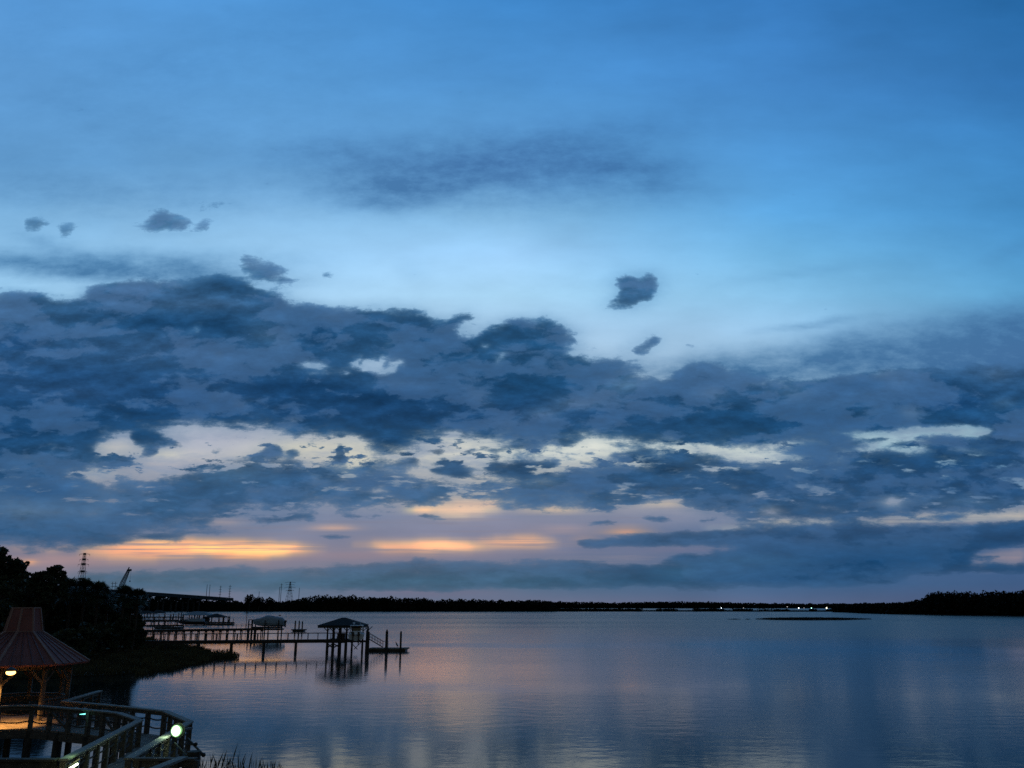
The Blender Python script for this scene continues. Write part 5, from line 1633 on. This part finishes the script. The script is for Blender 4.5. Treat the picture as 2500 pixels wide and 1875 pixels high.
hull_mesh((kx.x, 352, .1), 11, 3.0, 1.3, R(180), .4).build('hull', M['black'], kb)
T3 = Local((kx.x, 352, .1), R(180))
slab(T3, -4.6, 2.6, -1.3, 1.3, 1.28, 2.35, taper=.3, rake=1.4).build('cover', M['canvas'], kb)
for i, (px, top, Y) in enumerate(((561, 1504, 358), (417, 1499, 430), (424, 1498, 430), (437, 1496, 430), (443, 1496, 430), (403, 1496, 470), (376, 1497, 470), (448, 1498, 440))):
    piling(('tall lone piling right of the dark hipped boathouse', 'leftmost of two close pilings left of the grey roofed boathouse', 'right of two close pilings left of the grey roofed boathouse', 'left of a tall pair of pilings beside the grey roof',
            'right of a tall pair of pilings beside the grey roof', 'lone tall piling midway between the far shelter and the grey roof', 'tall piling just right of the far shelter', 'short piling touching the left end of the grey roof')[i], px, Y, top, .24, .05)
for i, (px0, px1, py, Y) in enumerate(((352, 432, 1511, 440), (360, 420, 1519, 330), (505, 572, 1521, 352), (380, 446, 1527, 300))):
    c0, c1 = at_depth(px0, py, Y), at_depth(px1, py, Y)
    r = thing('dock_float', ('long low float under the tall far pilings', 'low float between the third dock and the second dock, at left', 'low float in front of the dark hipped boathouse', 'low float just behind the second dock')[i], 'float', (c0.x, Y, 0), 'low floats among the far docks')
    MB().box(c0.x, c1.x, Y - 1.2, Y + 1.2, .25, .6).build('deck', M['dock'], r)
    MB().box(c0.x + .3, c1.x - .3, Y - 1.1, Y + 1.1, -.2, .247).build('float', M['black'], r)
    for k in range(6):
        x = c0.x + (c1.x - c0.x) * (k + .5) / 6
        MB().tube([(x, Y + 1.35, -1), (x, Y + 1.35, 1.5 + .5 * (k % 3))], .11, 6).build('guide_post', M['pile'], r)
YS = 545
fs = thing('far_shelter', 'farthest low dark shelter at the left end of the docks', 'boathouse', (xat(357, YS), YS, 0))
hip_roof(xat(348, YS), YS, 6.5, 4, 2.5, 4.2, 3, parent=fs)
hip_roof(xat(369, YS), YS + 8.2, 3.6, 3.6, 2.8, 4.6, 1.5, parent=fs)
for px in (340, 347, 354, 361, 368, 376):
    MB().tube([(xat(px, YS), YS - 3, -1), (xat(px, YS), YS - 3, 2.45)], .25, 6).build('post', M['pile'], fs)

# ------------------------------------------------------------------ boardwalk
DZ, RZ = 2.15, 3.25


def P2(x, y, z=RZ):
    return on_level(x * .2441, 1475 + y * .2441, z)


IN, IC = P2(640, 1540), P2(1400, 1150)
I2, I3, I4, I5 = P2(1190, 1080), P2(900, 1050), P2(330, 1003), P2(0, 1012)
I6 = I5 + (I5 - I4) * 1.2
ON, OC = P2(1290, 1530), P2(1900, 1165)
O2, O3, O4 = P2(1650, 1060), P2(1180, 1010), P2(640, 962)
GC = Vector((at_depth(43, 1640, 48.5).x, 48.5, 0))
BR = P2(1965, 1533)
dirn = (IN - IC).normalized()
IN2 = IN + dirn * 5
ON2 = ON + dirn * 5
bw = thing('boardwalk', 'wooden boardwalk with railings curving from the gazebo to the lower left corner', 'boardwalk', (OC.x, OC.y, 0))
back = [O4, Vector((GC.x + 3.2, 51.5, 0)), Vector((GC.x + 1.6, 53.2, 0)), Vector((GC.x - 1.6, 53.2, 0)), Vector((-40, 52, 0))]
outline = [ON2, ON, OC, O2, O3] + back + [Vector((-40, I6.y, 0)), I6, I5, I4, I3, I2, IC, IN, IN2]
tri = bmesh.new()
vs0 = [tri.verts.new((p.x, p.y, DZ)) for p in outline]
f0 = tri.faces.new(vs0)
res = bmesh.ops.triangulate(tri, faces=[f0])
tri.verts.index_update()
fl = [[v.index for v in f.verts] for f in tri.faces]
tri.free()
n = len(outline)
mb = MB()
mb.add([(p.x, p.y, DZ) for p in outline] + [(p.x, p.y, DZ - .08) for p in outline], [tuple(f) for f in fl] + [tuple(i + n for i in f)[::-1] for f in fl] + [(i, (i + 1) % n, (i + 1) % n + n, i + n) for i in range(n)])
deck_m = M['deck'].copy()
deck_m.name = 'planked deck'
nt = deck_m.node_tree
wv = nt.nodes.new('ShaderNodeTexWave')
wv.wave_type = 'BANDS'
wv.bands_direction = 'X'
wv.inputs['Scale'].default_value = 1.1
wv.inputs['Distortion'].default_value = 0.0
tcn = nt.nodes.new('ShaderNodeTexCoord')
nt.links.new(tcn.outputs['Object'], wv.inputs['Vector'])
crd = nt.nodes.new('ShaderNodeValToRGB')
crd.color_ramp.elements[0].position = 0.0
crd.color_ramp.elements[0].color = (.25, .25, .25, 1)
crd.color_ramp.elements[1].position = 0.12
crd.color_ramp.elements[1].color = (1, 1, 1, 1)
nt.links.new(wv.outputs['Fac'], crd.inputs[0])
mx = nt.nodes.new('ShaderNodeMix')
mx.data_type = 'RGBA'
mx.blend_type = 'MULTIPLY'
mx.inputs[0].default_value = 1
bsdf = nt.nodes['Principled BSDF']
src = bsdf.inputs['Base Color'].links[0].from_socket
nt.links.new(src, mx.inputs[6])
nt.links.new(crd.outputs[0], mx.inputs[7])
nt.links.new(mx.outputs[2], bsdf.inputs['Base Color'])
mb.build('deck', deck_m, bw)
# rim joists, beams and pilings
up = Vector((0, 0, 1))
edges = [(ON2, ON), (ON, OC), (OC, O2), (O2, O3), (O3, O4), (IN2, IN), (IN, IC), (IC, I2), (I2, I3), (I3, I4), (I4, I5), (I5, I6)]
rim = MB()
for a, b in edges:
    a, b = Vector((a.x, a.y, 0)), Vector((b.x, b.y, 0))
    rim.beam(a + up * (DZ - .26), b + up * (DZ - .26), .10, .34)
rim.build('rim_joist', M['timber'], bw)


def along(a, b, step):
    L_ = (b - a).length
    k = max(1, round(L_ / step))
    return [a.lerp(b, i / k) for i in range(k + 1)]


def pile_at(p, rad=.17, parent=None):
    MB().tube([(p.x, p.y, -1.5), (p.x, p.y, .4), (p.x, p.y, DZ - .09)], [rad * 1.1, rad, rad * .9], 10).build('piling', M['pile'], parent or bw)


done = []
for a, b in edges + [(Vector((GC.x - 9, 50, 0)), Vector((GC.x + 2.5, 50, 0))), (Vector((GC.x - 9, 46.8, 0)), Vector((GC.x + 3.4, 46.8, 0)))]:
    for p in along(a, b, 2.4):
        if all((Vector((p.x, p.y)) - q).length > 1.0 for q in done):
            done.append(Vector((p.x, p.y)))
            pile_at(p)


def railing(chain, label_parts=None, parent=bw, step=1.25, brace=True, cap_w=.30, post=.19, ropes=2):
    for a, b in zip(chain[:-1], chain[1:]):
        d = (b - a).normalized()
        MB().beam(a - d * .03 + up * -.05, b + d * .03 + up * -.05, cap_w, .07).build('rail_cap', M['cap'], parent, bevel=.008)
        MB().beam(a - up * .17, b - up * .17, .06, .16).build('top_rail', M['timber'], parent)
        ps = along(a, b, step)
        for i, p in enumerate(ps[:-1] if b is not chain[-1] else ps):
            MB().beam(Vector((p.x, p.y, DZ - .35)), Vector((p.x, p.y, RZ - .086)), post, post, d).build('rail_post', M['timber'], parent, bevel=.01)
        rp = MB()
        for z in ((.36, .72) if ropes == 2 else (.28, .52, .78)):
            for p, q in zip(ps[:-1], ps[1:]):
                pts = []
                for k in range(7):
                    f = k / 6
                    c = p.lerp(q, f)
                    pts.append((c.x, c.y, DZ + z - .09 * 4 * f * (1 - f)))
                rp.tube(pts, .032, 6)
        rp.build('rope', M['rope'], parent)


railing([ON, OC, O2, O3, O4, Vector((GC.x + 3.2, 51.5, RZ))])
railing([IN, IC, I2, I3, I4, I5, I6])
for a, b in ((OC, O2), (I2, I3), (I3, I4)):
    q = along(a, b, 1.25)
    k = len(q) // 2
    MB().beam(Vector((q[k].x, q[k].y, RZ - .25)), Vector((q[k - 1].x, q[k - 1].y, DZ + .1)), .06, .10).build('brace', M['timber'], bw)
# near rail running left from the inner corner, and the branch landing on the right
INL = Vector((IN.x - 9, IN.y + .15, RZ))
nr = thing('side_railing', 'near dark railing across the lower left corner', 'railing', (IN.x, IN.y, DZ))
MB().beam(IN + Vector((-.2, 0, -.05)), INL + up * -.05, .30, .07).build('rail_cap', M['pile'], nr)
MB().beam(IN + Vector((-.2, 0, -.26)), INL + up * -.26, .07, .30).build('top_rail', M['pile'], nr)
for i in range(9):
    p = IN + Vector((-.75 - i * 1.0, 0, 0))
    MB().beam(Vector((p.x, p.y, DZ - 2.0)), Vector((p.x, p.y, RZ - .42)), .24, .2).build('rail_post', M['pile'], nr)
BR2 = on_level(452, 1849, RZ)
BR3 = BR2 + Vector((-.25, -4.5, 0))
lb = thing('side_landing', 'small railed landing branching right from the boardwalk below the floodlight', 'landing', (BR.x, BR.y, 0))
lo = [Vector((ON.x + .1, ON.y - .1, 0)), Vector((BR.x, BR.y - .1, 0)), Vector((BR.x, BR.y - 5, 0)), Vector((ON.x - 2, ON.y - 5, 0))]
MB().prism(lo, DZ - .084, DZ - .004).build('deck', M['deck'], lb)
MB().beam(ON + Vector((.15, 0, -.05)), BR + up * -.05, .28, .07).build('rail_cap', M['timber'], lb)
MB().beam(ON + Vector((.15, 0, -.19)), BR + up * -.19, .06, .20).build('top_rail', M['timber'], lb)
for i in range(4):
    p = (ON + Vector((.3, 0, 0))).lerp(BR, i / 3)
    MB().beam(Vector((p.x, p.y, DZ - .5)), Vector((p.x, p.y, RZ - .086)), .17, .17).build('rail_post', M['timber'], lb)
MB().beam(BR2 + Vector((0, -.16, .02)), BR3 + up * .02, .30, .07).build('rail_cap', M['cap'], lb)
for p in (BR, BR3, (BR + BR3) / 2):
    MB().tube([(p.x, p.y, -1.5), (p.x, p.y, DZ - .09)], .18, 10).build('piling', M['pile'], lb)
pp = on_level(473, 1838, RZ)
MB().tube([(pp.x, pp.y, -1.5), (pp.x, pp.y, RZ + .05)], [.26, .22], 10).build('corner_piling', M['pile'], lb)

# thin steel arms standing out over the water beyond the corner
s0, s1 = at_depth(457, 1802, 37.2), at_depth(497, 1843, 37.2)
sa = thing('davit_arm', 'thin sloping steel arms standing out from the boardwalk corner over the water', 'bracket', s0)
d_ = MB()
d_.tube([s0, s1], .045, 6).tube([at_depth(458, 1817, 37.2), at_depth(478, 1817, 37.2)], .05, 6).tube([at_depth(470, 1842.5, 37.2), at_depth(497, 1842.5, 37.2)], .05, 6)
d_.build('arm', M['steel'], sa)
MB().ball(s1, .09).ball(at_depth(478, 1817, 37.2), .08).build('end_cap', M['black'], sa)

# ------------------------------------------------------------------ gazebo
gz = thing('gazebo', 'octagonal wooden gazebo with a red metal roof and a steep cupola at the left edge', 'gazebo', (GC.x, GC.y, DZ))
A0 = [R(-90 + a) for a in (58, 13, -32, -77, -122, -167, -212, -257)]


def ring(rad, z):
    return [(GC.x + rad * math.cos(a), GC.y + rad * math.sin(a), z) for a in A0]


ZE, ZM, ZT = 4.98, 6.56, 7.79
RE, RM, RT = 3.55, .96, .70
eav, mid_, top_ = ring(RE, ZE), ring(RM, ZM), ring(RT, ZT)
rf = MB()
rf.add(eav + mid_, [(i, i + 8, (i + 1) % 8 + 8, (i + 1) % 8) for i in range(8)])
rf.add(ring(RE - .06, ZE - .10) + ring(RM, ZM - .12), [(i, (i + 1) % 8, (i + 1) % 8 + 8, i + 8) for i in range(8)])
rf.add(eav + ring(RE - .06, ZE - .10), [(i, (i + 1) % 8, (i + 1) % 8 + 8, i + 8) for i in range(8)])
roof = rf.build('roof', M['red_roof'], gz)
sm = MB()
for i in range(8):
    a0, a1, b0, b1 = Vector(eav[i]), Vector(eav[(i + 1) % 8]), Vector(mid_[i]), Vector(mid_[(i + 1) % 8])
    for k in range(1, 5):
        f = k / 5
        p, q = a0.lerp(a1, f), b0.lerp(b1, f)
        sm.beam(p + up * .015, q + up * .015, .035, .05)
sm.build('standing_seam', mat('roof seams', (.13, .05, .05), .5, .1, 2), roof)
rg = MB()
for i in range(8):
    rg.beam(Vector(eav[i]) + up * .03, Vector(mid_[i]) + up * .03, .13, .05)
rg.build('ridge_cap', M['ridge'], roof)
cu = MB()
cu.add(mid_ + top_, [(i, i + 8, (i + 1) % 8 + 8, (i + 1) % 8) for i in range(8)] + [tuple(range(8, 16))])
cup = cu.build('cupola', M['red_roof'], gz)
ct_ = MB()
for i in range(8):
    ct_.beam(Vector(mid_[i]) * 1.0 + up * .0, Vector(top_[i]), .10, .06)
    ct_.beam(Vector(top_[i]) + up * .02, Vector(top_[(i + 1) % 8]) + up * .02, .10, .06)
    ct_.beam(Vector(mid_[i]) + up * .02, Vector(mid_[(i + 1) % 8]) + up * .02, .06, .05)
ct_.build('corner_trim', M['ridge'], cup)
be = MB()
pr_ = ring(2.62, 0)
for i in range(8):
    a, b = Vector(pr_[i]), Vector(pr_[(i + 1) % 8])
    be.beam(a + up * (ZE - .14), b + up * (ZE - .14), .12, .34)
be.build('eave_beam', M['timber'], gz)
for i, p in enumerate(pr_):
    po = MB().beam((p[0], p[1], DZ + .002), (p[0], p[1], ZE - .312), .19, .19, (math.cos(A0[i]), math.sin(A0[i]), 0)).build('post', M['timber'], gz, bevel=.012)
    kb_ = MB()
    for j in (-1, 1):
        q = Vector(pr_[(i + j) % 8])
        v = (q - Vector(p)).normalized()
        kb_.beam(Vector(p) + up * (ZE - .95) + v * .08, Vector(p) + up * (ZE - .36) + v * .66, .08, .14)
    kb_.build('knee_brace', M['timber'], gz)
gr = []
for i in (4, 5, 6, 7, 3):
    a, b = Vector(pr_[i]), Vector(pr_[(i + 1) % 8])
    m_ = MB()
    m_.beam(a + up * (DZ + 1.0), b + up * (DZ + 1.0), .16, .07).beam(a + up * (DZ + .2), b + up * (DZ + .2), .06, .10).beam(a + up * (DZ + .72), b + up * (DZ + .72), .05, .30)
    k = 9
    for j in range(1, k):
        p = a.lerp(b, j / k)
        m_.beam(p + up * (DZ + .25), p + up * (DZ + .58), .05, .05)
    m_.build('railing_panel', M['timber'], gz)
bn = MB()
for i in (4, 5, 6):
    a, b = Vector(pr_[i]), Vector(pr_[(i + 1) % 8])
    c = Vector((GC.x, GC.y, 0))
    a2, b2 = a.lerp(c, .14), b.lerp(c, .14)
    bn.beam(a2 + up * (DZ + .45), b2 + up * (DZ + .45), .42, .07).beam(a2 + up * (DZ + .2), b2 + up * (DZ + .2), .08, .38)
bn.build('bench_seat', M['timber'], gz)


def lamp_light(name, loc, col, power, rad, parent):
    l = bpy.data.lights.new(name, 'POINT')
    l.color = col
    l.energy = power
    l.shadow_soft_size = rad
    o = bpy.data.objects.new(name, l)
    COL.objects.link(o)
    off = Vector((0, 0, 0))
    p = parent
    while p is not None:
        off = off + p.location
        p = p.parent
    o.location = Vector(loc) - off
    o.parent = parent
    return o


# hanging lamp in the gazebo
lp = at_depth(27, 1637, 45.1)
la = thing('hanging_lamp', 'lit orange lamp hanging under the gazebo eave', 'lamp', lp)
MB().tube([lp + up * .12, lp + up * .42], .02, 6).build('stem', M['lamp_body'], la)
MB().tube([lp + up * -.02, lp + up * .10, lp + up * .16], [.30, .16, .05], 14).build('lamp_shade', M['lamp_body'], la, True)
MB().ball(lp + up * -.10, .23, .20, .13, 14, 8).build('bulb', M['warm'], la, True)
lg_ = lamp_light('lamp_glow', lp + up * -.30, (1.0, .50, .13), 1000, .12, la)
lg_.data.type = 'SPOT'
lg_.data.spot_size = R(112)
lg_.data.spot_blend = .55
lg_.rotation_euler = (R(8), R(12), 0)

# floodlight on the outer rail
fp = P2(1762, 1262, 3.02)
fp = at_depth(1762 * .2441, 1475 + 1268 * .2441, fp.y - 2.9)
fd = thing('floodlight', 'glaring greenish white floodlight on the outer railing', 'lamp', fp)
MB().ball(fp, .155, .12, .175, 16, 10).build('lens', M['flood'], fd, True)
MB().tube([fp + Vector((0, .0, 0)), fp + Vector((.02, .14, 0))], [.215, .17], 18).build('halo', M['halo'], fd, True)  # added glowing ring, models the green glare round the lens
MB().tube([fp + Vector((.02, .145, 0)), fp + Vector((.05, .36, 0))], [.27, .16], 14).build('housing', M['lamp_body'], fd)
MB().beam(fp + Vector((.03, .36, -.02)), fp + Vector((.06, 1.5, -.10)), .07, .07).build('bracket', M['lamp_body'], fd)
MB().tube([fp + Vector((0, -.05, -.4)), at_depth(466, 1856, fp.y + .3)], .025, 6).build('conduit', M['steel'], fd)
lamp_light('flood_glow', fp + Vector((-.12, -.45, .05)), (.66, 1.0, .60), 20, .2, fd)

# yellow step lamp under the inner rail, near the corner post
sp = at_depth(183, 1869, 28.6)
stp = thing('step_lamp', 'small greenish yellow lamp under the near handrail, lighting one post', 'lamp', sp)
MB().beam(sp + Vector((-.20, 0, -.12)), sp + Vector((.08, 0, .05)), .07, .06).build('tube', M['yellow'], stp)
MB().beam(sp + Vector((-.22, .06, -.02)), sp + Vector((.14, .06, .20)), .16, .03).build('hood', M['lamp_body'], stp)
pst = at_depth(196, 1860, 28.9)
lamp_light('step_glow', sp + Vector((-.05, -.25, .22)), (.95, 1.0, .42), 5, .08, stp)
lamp_light('cap_fill_light', P2(850, 1395, RZ + .28) + Vector((.1, -.6, .0)), (.55, 1.0, .42), 9, .12, stp)  # added light with no fixture, turns the inner rail cap green
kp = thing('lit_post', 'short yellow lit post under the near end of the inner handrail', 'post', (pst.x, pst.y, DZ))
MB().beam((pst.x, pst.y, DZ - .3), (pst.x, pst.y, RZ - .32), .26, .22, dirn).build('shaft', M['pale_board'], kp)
MB().beam((pst.x, pst.y, RZ - .318), (pst.x, pst.y, RZ - .28), .29, .25, dirn).build('cap', M['timber'], kp)
# little cyan marker light by the gazebo rail
cp = at_depth(203, 1743, I3.y - .2)
cm_ = thing('marker_light', 'tiny cyan light on the railing right of the gazebo', 'lamp', cp)
MB().tube([cp + Vector((-.16, 0, -.02)), cp + Vector((.10, 0, .0))], [.012, .03], 8).build('lens', M['cyan'], cm_)
MB().tube([cp + Vector((-.5, .02, .01)), cp + Vector((-.16, .02, -.02))], .02, 6).build('arm', M['steel'], cm_)
lamp_light('marker_glow', cp + Vector((.05, -.12, -.06)), (.3, 1.0, .8), .2, .05, cm_)

# reeds at the bottom edge
blades('reeds', 'tall thin reeds in the water at the lower edge, right of the boardwalk', [on_level(470, 1882), on_level(560, 1880), on_level(665, 1884), on_level(720, 1900), on_level(560, 1915), on_level(440, 1905)], 200, 1.15, 0.006, M['grass'], -.05, lean=.14, cat='reeds')
blades('reed_stubble', 'short reeds at the lower edge near the landing', [on_level(470, 1888), on_level(600, 1890), on_level(640, 1910), on_level(450, 1915)], 150, .7, 0.006, M['grass'], -.05, lean=.2, cat='reeds')
